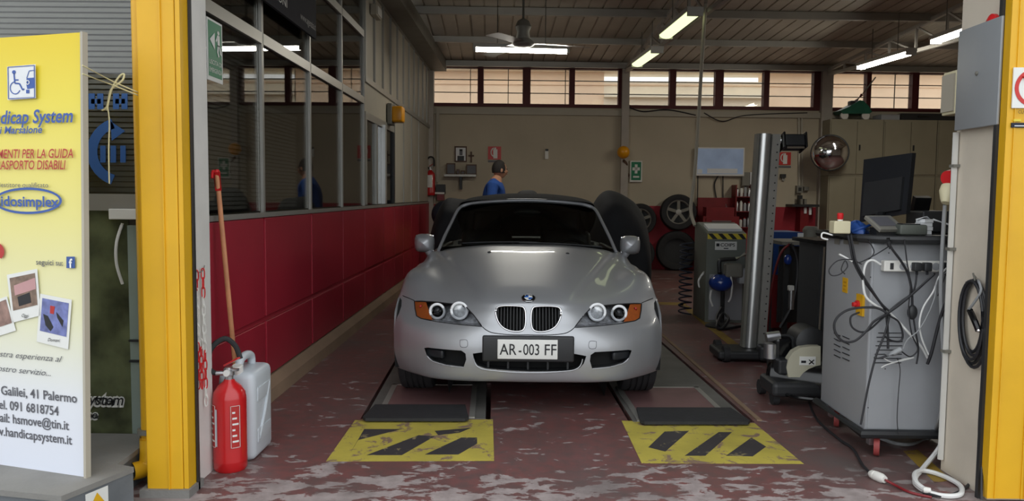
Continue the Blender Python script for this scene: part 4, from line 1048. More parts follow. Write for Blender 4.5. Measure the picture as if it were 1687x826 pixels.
MB().add([sgn(.70+.07*math.cos(t), .82+.035*math.sin(t), .003) for t in np.linspace(0, 6.28, 13)[:-1]], [tuple(range(12))]).build('figure_head', 'sign_white', es)
for pl_ in ([(.62, .78), (.78, .78), (.80, .60), (.64, .60)], [(.64, .62), (.74, .62), (.70, .50), (.76, .44), (.68, .42), (.60, .50)], [(.74, .62), (.80, .62), (.90, .50), (.92, .46), (.80, .48)], [(.62, .77), (.52, .68), (.55, .65), (.66, .72)]):
    MB().add([sgn(*p, .003) for p in pl_], [tuple(range(len(pl_)))]).build('figure_limb', 'sign_white', es)
for s_, v in (('USCITA DI', .27), ('EMERGENZA', .14)):
    text(s_, 'sign_white', es, sgn(.10, v, .001), (0, 1, 0), (0, 0, 1), (y1-y0)*.8, (z1-z0)*.075)
ns = thing('hanging_sign', 'navy blue company sign hung high on the office glazing', 'sign', tuple(PX(500, 30, LW+.05)))
by = PX(521, 60, LW+.05); zb = PX(521, 65, LW+.05).z
MB().span((LW+.03, by.y-1.5, zb), (LW+.05, by.y, zb+.75)).build('board', 'sign_navy', ns)
MB().span((LW+.051, by.y-1.5, zb+.30), (LW+.053, by.y, zb+.308)).build('stripe', 'sign_white', ns)
text('www.agenzia.it', 'print_grey', ns, V((LW+.052, by.y-.03, zb+.06)), (0, 1, 0), (0, 0, 1), .42, .055, align='R')
text('REVISIONI', 'sign_white', ns, V((LW+.052, by.y-.78, zb+.06)), (0, 1, 0), (0, 0, 1), .5, .055, align='R')
text('AUTO', 'sign_white', ns, V((LW+.052, by.y-.22, zb+.45)), (0, 1, 0), (0, 0, 1), .5, .12, align='R')
# amber alarm beacon on the office wall
bk = thing('alarm_beacon', 'square amber alarm lamp on the office wall above the door', 'lamp', tuple(PX(640, 190, LW)))
bc = PX(640, 189, LW)
MB().box(bc+V((.03, 0, 0)), (.06, .24, .26), bev=.01).build('base', 'steel_grey', bk)
MB().box(bc+V((.12, 0, 0)), (.15, .20, .20), bev=.03).build('lens', 'beacon', bk, True)
dv = thing('wall_junction_box', 'small pale junction box on the upper office panels', 'box', tuple(PX(615, 20, LW)))
MB().box(PX(615, 20, LW)+V((.03, 0, 0)), (.07, .3, .12), bev=.008).build('case', 'beige_panel', dv); MB().box(PX(615, 20, LW)+V((.07, 0, 0)), (.01, .24, .09)).build('cover', 'white_paint', dv)
# ------------------------------------------------------------------ things along the back wall
def brect(par, x0, x1, y0, y1, o0, o1, nm, m, lbl=None):
    a, b = BW(x0, (y0+y1)/2, o1), BW(x1, (y0+y1)/2, o1); zt, zb = BW((x0+x1)/2, y0, o1).z, BW((x0+x1)/2, y1, o1).z
    return bwbox(MB(), a.x, b.x, zb, zt, o0, o1).build(nm, m, par, label=lbl)
def wthing(nm, lab, cat, px, py, grp=None): return thing(nm, lab, cat, tuple(BW(px, py, .0)), 0, grp)
t = wthing('framed_portrait', 'framed portrait photograph of a person in a dark suit above the small shelf', 'picture', 759, 254)
brect(t, 749, 769, 241, 267, 0, .02, 'frame', 'wood_dark'); brect(t, 751, 767, 243.5, 265, .02, .023, 'mount', 'paper')
brect(t, 753.5, 764.5, 257, 265, .023, .026, 'suit', 'ink'); brect(t, 757, 762, 247, 256, .023, .026, 'face', 'print_grey'); brect(t, 757, 762, 246, 249, .026, .028, 'hair', 'hair')
t = wthing('crucifix', 'small dark wooden crucifix beside the portrait', 'crucifix', 776, 258)
brect(t, 775, 777.6, 250, 268, 0, .02, 'upright', 'wood_dark'); brect(t, 771.5, 781, 255.5, 258, .0, .02, 'crossbar', 'wood_dark')
t = wthing('wall_shelf', 'small grey shelf under the portrait', 'shelf', 758, 289)
brect(t, 732, 784, 287.5, 291, 0, .2, 'board', 'alu'); brect(t, 757, 761, 291, 312, 0, .12, 'bracket', 'black_plastic')
for (a, b, c, d), lab in zip(((735.5, 750, 269, 288), (768, 785, 271, 288), (752, 757, 279, 288), (759, 766, 281, 288)), ('larger dark photo frame at the wall end of the shelf', 'wide dark photo frame at the open end of the shelf', 'narrow dark trinket standing on the shelf', 'low dark trinket box standing on the shelf')):
    t = wthing('photo_frame' if 'frame' in lab else 'trinket', lab, 'frame' if 'frame' in lab else 'ornament', a, d)
    brect(t, a, b, c, d, .06, .10, 'frame', 'wood_dark'); brect(t, a+1.5, b-1.5, c+2, d-2, .10, .103, 'picture', 'print_grey')
def ext_sign(x0, x1, y0, y1, lab):
    t = wthing('extinguisher_sign', lab, 'sign', x0, y1); w_ = x1-x0; h = y1-y0
    brect(t, x0, x1, y0, y1, 0, .012, 'plate', 'sign_red')
    brect(t, x0+w_*.40, x0+w_*.72, y0+h*.22, y0+h*.92, .012, .015, 'symbol_body', 'sign_white')
    brect(t, x0+w_*.48, x0+w_*.62, y0+h*.08, y0+h*.22, .012, .015, 'symbol_neck', 'sign_white')
    P = [BW(x0+w_*(.5-.27*math.sin(q)), y0+h*(.45-.33*math.cos(q)), .016) for q in np.linspace(0, 3.0, 12)]
    MB().tube(P, .012, 5).build('symbol_hose', 'sign_white', t)
    brect(t, x0, x1, y1+1.5, y1+4.5, 0, .01, 'caption_strip', 'print_grey')
ext_sign(804, 825.5, 241.5, 263, 'red fire extinguisher sign near the portrait and shelf')
ext_sign(1281.5, 1303, 251, 272, 'red fire extinguisher sign between the column tester and the convex mirror')
t = wthing('wall_thermostat', 'slim white wall thermostat with black top', 'thermostat', 901, 255)
brect(t, 898, 903.5, 248, 262, 0, .04, 'case', 'plastic_white'); brect(t, 898.5, 903.5, 245.5, 249, 0, .05, 'sensor', 'black_plastic')
t = wthing('first_aid_sign', 'green first aid sign with white cross beside the middle column', 'sign', 1048, 283)
brect(t, 1038, 1058, 265, 300, 0, .05, 'box', 'plastic_white'); brect(t, 1040, 1056, 267, 297, .05, .053, 'field', 'sign_green')
brect(t, 1045.8, 1050.2, 271, 286, .053, .056, 'cross_bar', 'sign_white'); brect(t, 1042, 1054, 276, 281, .053, .056, 'cross_bar', 'sign_white'); brect(t, 1043, 1053, 290, 293, .053, .056, 'caption', 'sign_white')
bc = BW(1027, 251, .16)
t = wthing('alarm_beacon', 'round amber alarm lamp on the middle column', 'lamp', 1027, 251)
MB().sphere(bc, .115, 20, 12).build('dome', 'beacon', t, True); MB().lathe([(.09, 0), (.09, .06)], bc+V((0, .12, 0)), (0, -1, 0), 16).build('base', 'black_plastic', t, True)
MB().tube(smooth_path([BW(1027, 264, .14), BW(1033, 272, .1), BW(1031, 282, .08), BW(1036, 290, .05)], 5), .025, 6).build('cable_knot', 'wood_dark', t, True)
# television
t = wthing('television', 'flat white-framed television on the back wall', 'television', 1186, 290)
brect(t, 1147, 1226.5, 243, 290, .05, .11, 'frame', 'plastic_white'); sc_ = brect(t, 1149, 1224.5, 245, 287, .11, .114, 'screen', 'screen_tv')
brect(t, 1165, 1215, 278, 286, .114, .116, 'screen_bar', 'paper'); brect(t, 1149, 1157, 279, 286, .114, .116, 'screen_icon', 'paper')
brect(t, 1172, 1200, 262, 272, 0, .05, 'bracket', 'black_plastic')
MB().tube(smooth_path([BW(1184, 288, .07), BW(1177, 304, .03), BW(1180, 326, .03)], 5), .012, 6).build('lead', 'cable_black', t)
MB().tube(smooth_path([BW(1191, 288, .07), BW(1191, 306, .03), BW(1191, 326, .03)], 5), .010, 6).build('lead', 'cable_black', t)
# burgundy tool chest, can rack
t = wthing('tool_chest', 'burgundy tool chest with drawers under the television', 'tool chest', 1185, 420)
x0, x1 = BW(1158, 340, .5).x, BW(1217, 340, .5).x; zt = BW(1185, 326, .1).z
bwbox(MB(), x0, x1, 0, 1.0, .06, .55).build('body', 'tool_red', t); bwbox(MB(), x0, x1, 1.0, zt, .02, .10).build('back_panel', 'tool_red', t)
for k in range(4): 
    dr = bwbox(MB(), x0+.05, x1-.05, .12+k*.22, .31+k*.22, .55, .57).build('drawer', 'tool_red', t)
    bwbox(MB(), x0+.15, x1-.15, .25+k*.22, .265+k*.22, .57, .60).build('handle', 'chrome_dull', dr)
bwbox(MB(), x0+.06, x1-.08, 1.0, 1.16, .25, .52).build('tray_box', 'tool_red', t)
MB().tube([V((x0+.45, back_y(x0, .4), 1.0)), V((x0+.43, back_y(x0, .4), 1.22)), V((x0+.52, back_y(x0, .4), 1.0))], .008, 6).build('puller', 'chrome_dull', t)
t = wthing('can_rack', 'dark red wall rack of spray cans beside the television', 'rack', 1226, 380)
x0, x1 = BW(1212, 330, .3).x, BW(1243, 330, .3).x
for yy in (324, 348, 374): bwbox(MB(), x0, x1, BW(1226, yy, .15).z-.015, BW(1226, yy, .15).z, .0, .3).build('shelf', 'tool_red', t)
for x in (x0, x1-.02): bwbox(MB(), x, x+.02, BW(1226, 376, .15).z, BW(1226, 305, .15).z, .0, .3).build('side', 'tool_red', t)
bwbox(MB(), x0, x1, BW(1226, 376, .15).z, BW(1226, 318, .15).z, .0, .01).build('back', 'tool_red', t)
k = 0
for yy in (324, 348, 374):
    for j in range(4):
        c = V((x0+.055+j*.072, back_y(x0+.05+j*.07, .2), BW(1226, yy, .15).z)); hh = .15+.02*((j*7+k) % 3)
        s_ = thing('spray_can', ('silver', 'white', 'grey')[j % 3]+' spray can with '+('black', 'white', 'red')[(j//3+k) % 3]+' cap on the '+('upper', 'middle', 'lower')[k]+' shelf of the dark red rack', 'can', tuple(c), 0, 'spray cans on the dark red rack')
        MB().lathe([(.028, 0), (.028, hh*.8), (.02, hh*.88), (.014, hh*.9)], c, (0, 0, 1), 12).build('body', ('chrome_dull', 'plastic_white', 'cart_grey')[j % 3], s_, True)
        MB().lathe([(.014, hh*.88), (.014, hh)], c, (0, 0, 1), 10).build('cap', ('black_plastic', 'plastic_white', 'plastic_red')[(j//3+k) % 3], s_, True)
    k += 1
t = wthing('monitor_unit', 'small grey control unit on the wall above the can rack', 'box', 1230, 300)
brect(t, 1223, 1240, 284, 306, 0, .08, 'case', 'steel_grey'); brect(t, 1236, 1240, 284, 304, .08, .1, 'window', 'paper')
t = wthing('wall_device', 'small dark wall bracket under the extinguisher sign', 'bracket', 1291, 295)
brect(t, 1287, 1295, 287, 293, 0, .08, 'hook', 'black_plastic'); brect(t, 1289, 1293, 292, 298, 0, .04, 'plate', 'alu')
t = wthing('switch_box', 'grey electric switch boxes with conduits beside the convex mirror', 'switch', 1322, 318)
brect(t, 1313, 1323, 306, 318, 0, .1, 'box', 'steel_grey'); brect(t, 1325, 1333, 308, 314, 0, .08, 'box', 'steel_grey'); brect(t, 1315.5, 1320.5, 309, 315, .1, .104, 'window', 'black_plastic')
for px in (1317, 1322): MB().tube([BW(px, 306, .03), BW(px-1, 200, .03), BW(px-1, 186, .03)], .018, 8).build('conduit', 'beige_panel', t, True)
t = wthing('parts_shelf', 'dark bench shelf with small parts near the convex mirror', 'shelf', 1330, 400)
brect(t, 1305, 1350, 337, 341, 0, .35, 'board', 'black_plastic'); brect(t, 1318, 1332, 341, 400, .0, .25, 'upright', 'tool_red'); brect(t, 1316, 1322, 322, 337, .1, .2, 'jar', 'black_plastic'); brect(t, 1325, 1329, 342, 352, .25, .28, 'tag', 'paper'); brect(t, 1333, 1337, 342, 354, .25, .28, 'tag', 'paper')
for i, px in enumerate((1319, 1325)): brect(t, px, px+4, 328, 337, .22, .3, 'part', 'steel_grey')
# convex mirror
cm = BW(1367, 252, .70); t = wthing('convex_mirror', 'round convex observation mirror on a wall bracket', 'mirror', 1360, 252)
ax = V((-.42, -1, -.05)).normalized(); Rm = .307; prof = [(Rm*math.sin(q), .16*(math.cos(q)-0)) for q in np.linspace(math.pi/2, 0.001, 12)]
MB().lathe(prof, cm, ax, 36, False).build('dome', 'chrome', t, True)
MB().lathe([(Rm+.0, -.03), (Rm+.015, -.01), (Rm+.012, .012), (Rm-.01, .012)], cm, ax, 36, True).build('rim', 'black_plastic', t, True)
MB().tube([cm-ax*.02, cm-ax*.06+V((-.1, 0, 0)), BW(1352, 255, .5), BW(1356, 255, .12)], .02, 8).build('arm', 'black_plastic', t)
# trunking and cables on the back wall
cable('wall_cable', [BW(1034, 176, .07), BW(1060, 184, .07), BW(1100, 181, .07), BW(1146, 190, .06)], .012, 'cable_black', 'dark cable sagging below the strip windows by the middle column')
cable('wall_cable', [BW(1150, 195, .05), BW(1150, 260, .05), BW(1149, 330, .05)], .010, 'cable_black', 'dark cable running straight down the wall beside the television')
cable('wall_cable', [BW(1160, 186, .07), BW(1190, 200, .05), BW(1230, 190, .06), BW(1330, 186, .06)], .010, 'cable_black', 'dark cable looping along the wall above the television')
cable('wall_pipe', [BW(721, 178, .08), BW(721, 300, .08)], .03, 'beige_panel', 'pale vertical pipe in the corner near the portrait', 'pipe', k=2)
# ------------------------------------------------------------------ corner clutter
c = BW(709, 300, .2); c.z = BW(709, 322, .2).z
t, L = extinguisher(tuple(c), 'red fire extinguisher hung on the wall in the far corner', None, .085, .42)
MB().tube(smooth_path([L(-.02, -.02, .48), L(-.09, -.03, .55), L(-.02, -.02, .68), L(.06, -.02, .66), L(.07, -.03, .52)], 5), .016, 6).build('hose', 'rubber', t, True)
MB().grid([[on_cyl(c, .088, a, c.z+z) for a in np.linspace(-.5, .5, 8)] for z in (.14, .36)]).build('label', 'sign_white', t)
t = wthing('hose_box', 'small red equipment box under the far corner extinguisher', 'box', 726, 320)
brect(t, 718, 733, 304, 320, 0, .15, 'frame', 'black_plastic'); brect(t, 720, 731, 319, 330, 0, .18, 'lower_case', 'tool_red'); brect(t, 716, 732, 317, 320, .0, .2, 'ledge', 'plastic_white')
p = V((-1.22, 12.9, 0)); t = thing('drum_stand', 'dark bag over a yellow drum in the far corner', 'drum', tuple(p))
MB().lathe([(.19, 0), (.2, .05), (.2, .28), (.2, .3), (.1, .34)], p, (0, 0, 1), 20).build('stand', 'black_plastic', t, True)
MB().lathe([(.14, .32), (.17, .36), (.18, .80), (.17, .84)], p, (0, 0, 1), 20).build('drum', 'yellow', t, True)
MB().sphere(p+V((0, 0, 1.02)), .24, 18, 12, (1, .9, .95)).build('bag', 'trouser_navy', t, True)
# ------------------------------------------------------------------ covered motorcycles
def covered_bike(x, y, w_, top, seed, lab):
    t = thing('covered_motorcycle', lab, 'motorcycle', (x, y+1.0, 0), 0, 'motorcycles under black covers'); rnd = random.Random(seed); ph = [rnd.uniform(0, 6) for _ in range(6)]
    st_ = [(-.05, .01, .55), (-.02, .3, .55), (0, .42, .56), (.04, .80, .80), (.16, .93, .93), (.34, 1.0, 1.0), (.55, .95, .98), (.8, .80, .9), (1.1, .76, .8), (1.5, .80, .8), (1.85, .70, .75), (2.05, .5, .55), (2.08, .01, .5)]
    rows_ = []
    for v, hz_, hw in st_:
        r_ = []
        for a in np.linspace(-1, 1, 41):
            an = a*math.pi/2; xx = math.copysign(abs(math.sin(an))**.85, a)*w_*hw; zz = top*hz_*(abs(math.cos(an))**.5)*(1+.018*math.sin(5*a+ph[3]+v*4)+.012*math.sin(11*a+ph[4]))
            fold = 1+.07*math.sin(9*a+ph[0]+v*3)*abs(a)+.025*math.sin(17*a+ph[1])*abs(a)
            flare = 1+.18*(1-zz/(top*hz_))**3
            r_.append((x+xx*fold*flare, y+v+.02*math.sin(7*a+ph[2]), max(.0, zz)))
        rows_.append(r_)
    Dn = dense(rows_, 1, 4, False)
    m = MB().grid([[V(p) for p in r] for r in Dn]); 
    m.build('cover', 'tarp', t, True)
    for yy in (.35, 1.75): MB().lathe([(.2, -.05), (.27, -.06), (.29, -.03), (.29, .03), (.27, .06), (.2, .05)], (x, y+yy, .29), (1, 0, 0), 28, False).build('wheel', 'rubber', t, True)
covered_bike(1.10, 8.86, .41, 1.385, 1, 'black-covered motorcycle beside the alloy wheels')
covered_bike(.08, 8.95, .27, 1.395, 2, 'black-covered motorcycle straight behind the roadster')
covered_bike(-.75, 8.86, .31, 1.33, 3, 'black-covered motorcycle beside the office wall')
# ------------------------------------------------------------------ wheels leaning on the wall
def car_wheel(px, py, R, off, lab, grp=None):
    c = BW(px, py, off); t = thing('alloy_wheel', lab, 'wheel', tuple(c), 0, grp); ax = V((-.05, -1, .06)).normalized()
    MB().lathe([(R*.68, -.09), (R*.8, -.11), (R*.95, -.105), (R, -.07), (R, .07), (R*.95, .105), (R*.8, .11), (R*.68, .09)], c, ax, 44, False).build('tyre', 'rubber', t, True)
    rm = MB().lathe([(R*.69, .085), (R*.66, .1), (R*.61, .085), (R*.6, -.05)], c, ax, 40, False).build('rim', 'alu', t, True)
    MB().lathe([(.001, -.05), (R*.62, -.05)], c, ax, 30, False).build('rim_back', 'black_plastic', t)
    fx_, fy_, _ = frame_from(ax)
    for k in range(5):
        q = 2*math.pi*k/5+.3; d = fx_*math.cos(q)+fy_*math.sin(q)
        MB().beam(c+ax*.06+d*.02, c+ax*.075+d*R*.63, .055, .03, ax).build('spoke', 'steel_grey', t)
    MB().lathe([(.055, .04), (.05, .085), (.02, .09)], c, ax, 16).build('hub_cap', 'alu', t, True)
def tyre(px, zc, R, off, lab, grp):
    c = BW(px, 350, off); c.z = zc; t = thing('spare_tyre', lab, 'tyre', tuple(c), 0, grp); ax = V((-.05, -1, .04)).normalized()
    MB().lathe([(R*.62, -.08), (R*.8, -.11), (R*.95, -.105), (R, -.07), (R, .07), (R*.95, .105), (R*.8, .11), (R*.62, .08)], c, ax, 40, False).build('casing', 'rubber', t, True)
    MB().lathe([(.001, -.02), (R*.63, -.02)], c, ax, 24, False).build('core', 'black_plastic', t)
car_wheel(1117, 350, .325, .17, 'five-spoke alloy wheel on top of a black tyre against the red dado')
tyre(1115, .36, .36, .17, 'black tyre on the floor under the alloy wheel', None)
car_wheel(1054, 362, .29, .17, 'alloy wheel half hidden behind the covered motorcycle')
tyre(1052, .30, .30, .17, 'black tyre on the floor under the half hidden wheel', None)
# ------------------------------------------------------------------ metal cabinets, mower
x0 = BW(1367, 240, .5).x; zt = PY(1400, 196, 14.15).z; UW = (BW(1456, 240, .5).x-x0)
zs = 1.74
for i in range(3):
    for row, (za, zb_) in enumerate(((0.0, zs), (zs+.005, zt))):
        xa = x0+i*UW; xb = xa+UW-.01
        where = ['next to the convex mirror', 'in the middle of the row', 'at the entrance end of the row'][i]
        t = thing('metal_cabinet', ('tall beige metal cabinet ' if row == 0 else 'beige metal top cabinet ')+where, 'cabinet', ((xa+xb)/2, back_y(xa, .25), za), 0, 'beige metal cabinets')
        bwbox(MB(), xa, xb, za, zb_, .02, .48).build('body', 'cabinet', t)
        for j in range(2):
            da, db_ = xa+.015+j*(UW-.03)/2, xa+.010+(j+1)*(UW-.03)/2
            dr = bwbox(MB(), da+.004, db_-.004, za+.03, zb_-.04, .48, .50).build('door', 'cabinet', t)
            hx = db_-.05 if j == 0 else da+.05
            if j == 1: bwbox(MB(), hx-.012, hx+.012, (za+zb_)/2-.05, (za+zb_)/2+.05, .50, .515).build('handle', 'black_plastic', dr)
zc = zt
t = thing('lawn_mower', 'green lawn mower with pale wheels on top of the metal cabinets', 'mower', (BW(1405, 185, .3).x, back_y(6, .3), zc))
W_ = lambda px, py, o=.3: BW(px, py, o)
for px in (1391, 1426):
    for o in (.12, .44):
        c = W_(px, 186, o); c.z = zc+.068; MB().lathe([(.03, -.02), (.068, -.02), (.068, .02), (.03, .02)], c, (0, -1, 0), 18).build('wheel', 'plastic_white', t, True)
dk = [(1378, 184), (1392, 178), (1402, 172), (1410, 167), (1416, 168), (1424, 176), (1430, 186), (1426, 189), (1382, 189)]
P = [W_(*q, .3) for q in dk]
MB().prism([(p.x, max(p.z, zc+.03)) for p in P], lambda a, b, d: V((a, back_y(a, .3)+d, b)), -.17, .17).build('deck', 'mower_green', t)
MB().box(W_(1404, 172, .3), (.12, .14, .12), bev=.02).build('engine', 'black_plastic', t)
for o in (.18, .42):
    MB().tube([W_(1409, 168, o), W_(1425, 150, o), W_(1442, 128, o)], .012, 6).build('handlebar', 'steel_grey', t, True)
MB().tube([W_(1442, 128, .18), W_(1442, 128, .42)], .014, 6).build('grip', 'black_plastic', t, True)
MB().tube([W_(1410, 167, .3), W_(1420, 156, .3)], .03, 6).build('control_rod', 'print_red', t, True)
t = thing('flat_carton', 'flat pale carton lying on the metal cabinets', 'box', (W_(1455, 188).x, back_y(6.5, .3), zc))
xa, xb = W_(1446, 189, .3).x, W_(1476, 189, .3).x
bwbox(MB(), xa, xb, zc, zc+.09, .1, .45).build('carton', 'cart_grey', t); bwbox(MB(), xa, xb, zc+.09, zc+.1, .09, .46).build('lid', 'alu', t)
t = thing('dark_case', 'long dark case lying on the metal cabinets', 'case', (W_(1520, 188).x, back_y(7, .3), zc))
xa, xb = W_(1478, 189, .3).x, W_(1575, 189, .3).x
bwbox(MB(), xa, xb, zc, zc+.12, .1, .45).build('case', 'black_plastic', t); bwbox(MB(), xa+.3, xa+.5, zc+.05, zc+.08, .45, .47).build('handle', 'black_gloss', t)
# ------------------------------------------------------------------ mechanic in a blue T-shirt behind the cars
def skin_mesh(verts, edges, rads, name, m, par, sub=2):
    me = bpy.data.meshes.new(name); me.from_pydata([tuple(v) for v in verts], edges, []); o = bpy.data.objects.new(name, me); COL.objects.link(o)
    md = o.modifiers.new('s', 'SKIN'); me.skin_vertices[0].data[0].use_root = True
    for i, r in enumerate(rads): me.skin_vertices[0].data[i].radius = r if isinstance(r, tuple) else (r, r)
    o.modifiers.new('u', 'SUBSURF').levels = sub; md.use_smooth_shade = True
    dg = bpy.context.evaluated_depsgraph_get(); m2 = bpy.data.meshes.new_from_object(o.evaluated_get(dg)); bpy.data.objects.remove(o)
    m2.materials.clear(); m2.materials.append(MATS[m]); m2.polygons.foreach_set('use_smooth', [True]*len(m2.polygons)); m2.name = name
    return link(name, m2, par)
MX, MY = -.40, 11.15
man = thing('person', 'person in a blue T-shirt standing with back turned behind the covered motorcycles', 'person', (MX, MY, 0), 0)
Q = lambda x, y, z: V((MX+x, MY+y, z))
# facing to the side (image right) and a little away; sideways axis runs along depth
bv = [Q(0, 0, .95), Q(.01, 0, 1.12), Q(.02, .01, 1.32), Q(.03, .01, 1.51), Q(.065, .02, 1.58), Q(.085, .03, 1.62),
      Q(.0, -.10, .90), Q(.02, -.11, .50), Q(-.02, -.11, .09), Q(.12, -.12, .04),
      Q(.0, .10, .90), Q(.04, .11, .50), Q(.02, .11, .09), Q(.16, .11, .04),
      Q(.01, -.20, 1.475), Q(-.02, -.25, 1.13), Q(.16, -.22, .98), Q(.24, -.20, .95),
      Q(.06, .21, 1.475), Q(.08, .26, 1.13), Q(.28, .24, 1.05), Q(.36, .22, 1.04)]
be = [(0, 1), (1, 2), (2, 3), (3, 4), (4, 5), (0, 6), (6, 7), (7, 8), (8, 9), (0, 10), (10, 11), (11, 12), (12, 13), (3, 14), (14, 15), (15, 16), (16, 17), (3, 18), (18, 19), (19, 20), (20, 21)]
br_ = [.14, .13, .14, .11, .068, .066, .085, .06, .042, .04, .085, .06, .042, .04, .052, .042, .032, .036, .052, .042, .032, .036]
body = skin_mesh(bv, be, br_, 'body', 'skin', man)
hd = Q(.10, .035, 1.70)
hm = []
for i in range(15):
    pz = math.pi*i/14; z = .128*math.cos(pz); rr = math.sin(pz)
    row = []
    for k in range(24):
        a = 2*math.pi*k/24; fx_ = math.cos(a); fy_ = math.sin(a)
        x = fx_*rr*.098+(.012 if fx_ > 0 and z < 0 else 0)*rr; y = fy_*rr*(.076-(.012 if z < -.04 else 0))
        if fx_ > .93 and -.05 < z < .015: x += .02*(1-abs(z+.02)/.035)
        row.append(hd+Matrix.Rotation(.35, 3, 'Z') @ V((x, y, z)))
    hm.append(row)
hh = MB().grid(hm, True).build('head', 'skin', man, True)
RZ = Matrix.Rotation(.35, 3, 'Z')
MB().grid([[hd+RZ @ V((math.cos(a)*math.sin(p)*.106-.010, math.sin(a)*math.sin(p)*.084, .135*math.cos(p)+.004+(-.018*(1+math.cos(a)) if p > 1.0 else 0)*0)) for a in np.linspace(.75 if p > .9 else 0, 2*math.pi-(.75 if p > .9 else 0), 25)] for p in np.linspace(.02, 1.95, 12)]).build('hair', 'hair', hh, True)
for s in (-1, 1):
    MB().sphere(hd+RZ @ V((-.002, s*.079, -.012)), .028, 10, 8, (.75, .35, 1.1)).build('ear', 'skin', hh, True)
    MB().sphere(hd+RZ @ V((.094, s*.031, .008)), .010, 8, 6).build('eye', 'ink', hh, True)
MB().box(hd+RZ @ V((.100, 0, -.062)), (.012, .045, .008), rz=.35, bev=.003).build('mouth', 'print_red', hh)
skin_mesh([bv[0]+V((0, 0, -.03)), bv[1], bv[2], bv[3]+V((0, 0, -.0)), bv[4]+V((-.012, 0, -.03)), bv[14], bv[14].lerp(bv[15], .62), bv[18], bv[18].lerp(bv[19], .62)],
          [(0, 1), (1, 2), (2, 3), (3, 4), (3, 5), (5, 6), (3, 7), (7, 8)], [.17, .17, .19, .15, .085, .085, .08, .085, .08], 't_shirt', 'shirt_blue', man)
skin_mesh([bv[0], bv[6], bv[7], bv[8]+V((0, 0, .03)), bv[10], bv[11], bv[12]+V((0, 0, .03))], [(0, 1), (1, 2), (2, 3), (0, 4), (4, 5), (5, 6)], [.155, .105, .08, .07, .105, .08, .07], 'trousers', 'trouser_navy', man)
for i in (8, 12):
    MB().box(bv[i]+V((.07, 0, -.045)), (.27, .10, .09), bev=.035).build('shoe', 'black_plastic', man, True)
for wr_, d_, sgn_ in ((bv[17], V((.8, .1, -.4)), 1), (bv[21], V((.9, -.1, -.2)), -1)):
    d_ = d_.normalized(); side = d_.cross(V((0, 0, 1))).normalized()
    MB().box(wr_+d_*.045, (.085, .075, .03), rz=math.atan2(d_.y, d_.x), bev=.012).build('palm', 'skin', man, True)
    for k, ln_ in enumerate((.066, .075, .07, .055)):
        b0 = wr_+d_*.082+side*(.028-.019*k); MB().tube([b0, b0+d_*ln_*.5+V((0, 0, -.006)), b0+d_*ln_*.8+V((0, 0, -.028))], [.0095, .0088, .007], 8).build('finger', 'skin', man, True)
    b0 = wr_+d_*.03+side*.035*sgn_; MB().tube([b0, b0+side*.022*sgn_+d_*.02, b0+side*.026*sgn_+d_*.05], [.011, .010, .008], 8).build('thumb', 'skin', man, True)
# ------------------------------------------------------------------ lamps and fan
def tube_lamp(a, b, wd, label, m, hang=None, name='fluorescent_lamp', dn='diffuser'):
    a, b = V(a), V(b); c = (a+b)/2; t = thing(name, label, 'lamp', tuple(c), 0, 'fluorescent ceiling lamps')
    d = (b-a).normalized()
    MB().beam(a+V((0, 0, .035)), b+V((0, 0, .035)), wd*1.1, .05).build('housing', 'lamp_body', t)
    x, y, _ = frame_from(d); rows_ = []
    for p in (a+d*.03, b-d*.03): rows_.append([p+x*(wd/2*math.cos(q))-V((0, 0, 1))*(.05*math.sin(q)-.012) for q in np.linspace(0, math.pi, 9)])
    MB().grid(rows_).build(dn, m, t, True)
    for p, s in ((a, 1), (b, -1)):
        MB().beam(p-d*.0, p+d*.035*s, wd*1.02, .075).build('end_cap', 'lamp_body', t)
    for s in (.25, .75):
        p = a.lerp(b, s); MB().tube([p+V((0, 0, .05)), V((p.x, p.y, hang if hang else roof_z(p)-.02))], .006, 6).build('hanger', 'steel_grey', t)
tube_lamp(PY(780, 80, 10.0), PY(938, 84, 10.0), .11, 'long white tube lamp hung under the ceiling fan', 'tube_lit', 3.9)
tube_lamp(PY(1049, 107, 12.55), PY(1083, 83, 11.3), .17, 'greenish tube lamp on the middle truss nearer the strip windows', 'tube_lit_green')
tube_lamp(PY(1096, 60, 10.1), PY(1146, 20, 8.85), .17, 'greenish tube lamp on the middle truss nearer the entrance', 'tube_lit_green')
tube_lamp(PY(1417, 111, 12.4), PY(1502, 86, 10.75), .13, 'white tube lamp on the truss above the metal cabinets', 'tube_lit')
tube_lamp(PY(1540, 68, 10.0), PY(1620, 40, 8.8), .13, 'white tube lamp on the cabinet side truss nearer the entrance', 'tube_lit')
tube_lamp((1.95, 7.4, 3.5), (2.0, 6.1, 3.5), .17, 'greenish tube lamp on the middle truss above the column tester', 'tube_lit_green', None, 'truss_lamp_offscreen', 'diffuser_offscreen')   # the one mirrored as a streak in the windscreen
fn = PY(862, 50, 9.75); t = thing('ceiling_fan', 'grey ceiling fan hanging above the tube lamp', 'fan', tuple(fn))
MB().tube([V((fn.x, fn.y, 3.98)), fn], .014, 8).build('down_rod', 'steel_grey', t)
MB().lathe([(.02, .14), (.07, .11), (.10, .04), (.075, -.02), (.085, -.10), (.13, -.14), (.14, -.17), (.10, -.195), (.02, -.2)], fn, (0, 0, 1), 24).build('motor', 'fan_grey', t, True)
for k in range(3):
    q = math.radians(4+k*120); d = V((math.cos(q), math.sin(q), 0)); s = V((-math.sin(q), math.cos(q), .12)); c = fn+V((0, 0, -.16)); rows_ = []
    for r_ in np.linspace(.12, .82, 9): rows_.append([c+d*r_+s*w_*(.07+.02*r_)+V((0, 0, -.05*r_*r_)) for w_ in (-1, 0, 1)])
    MB().grid(rows_).build('blade', 'fan_grey', t, True)
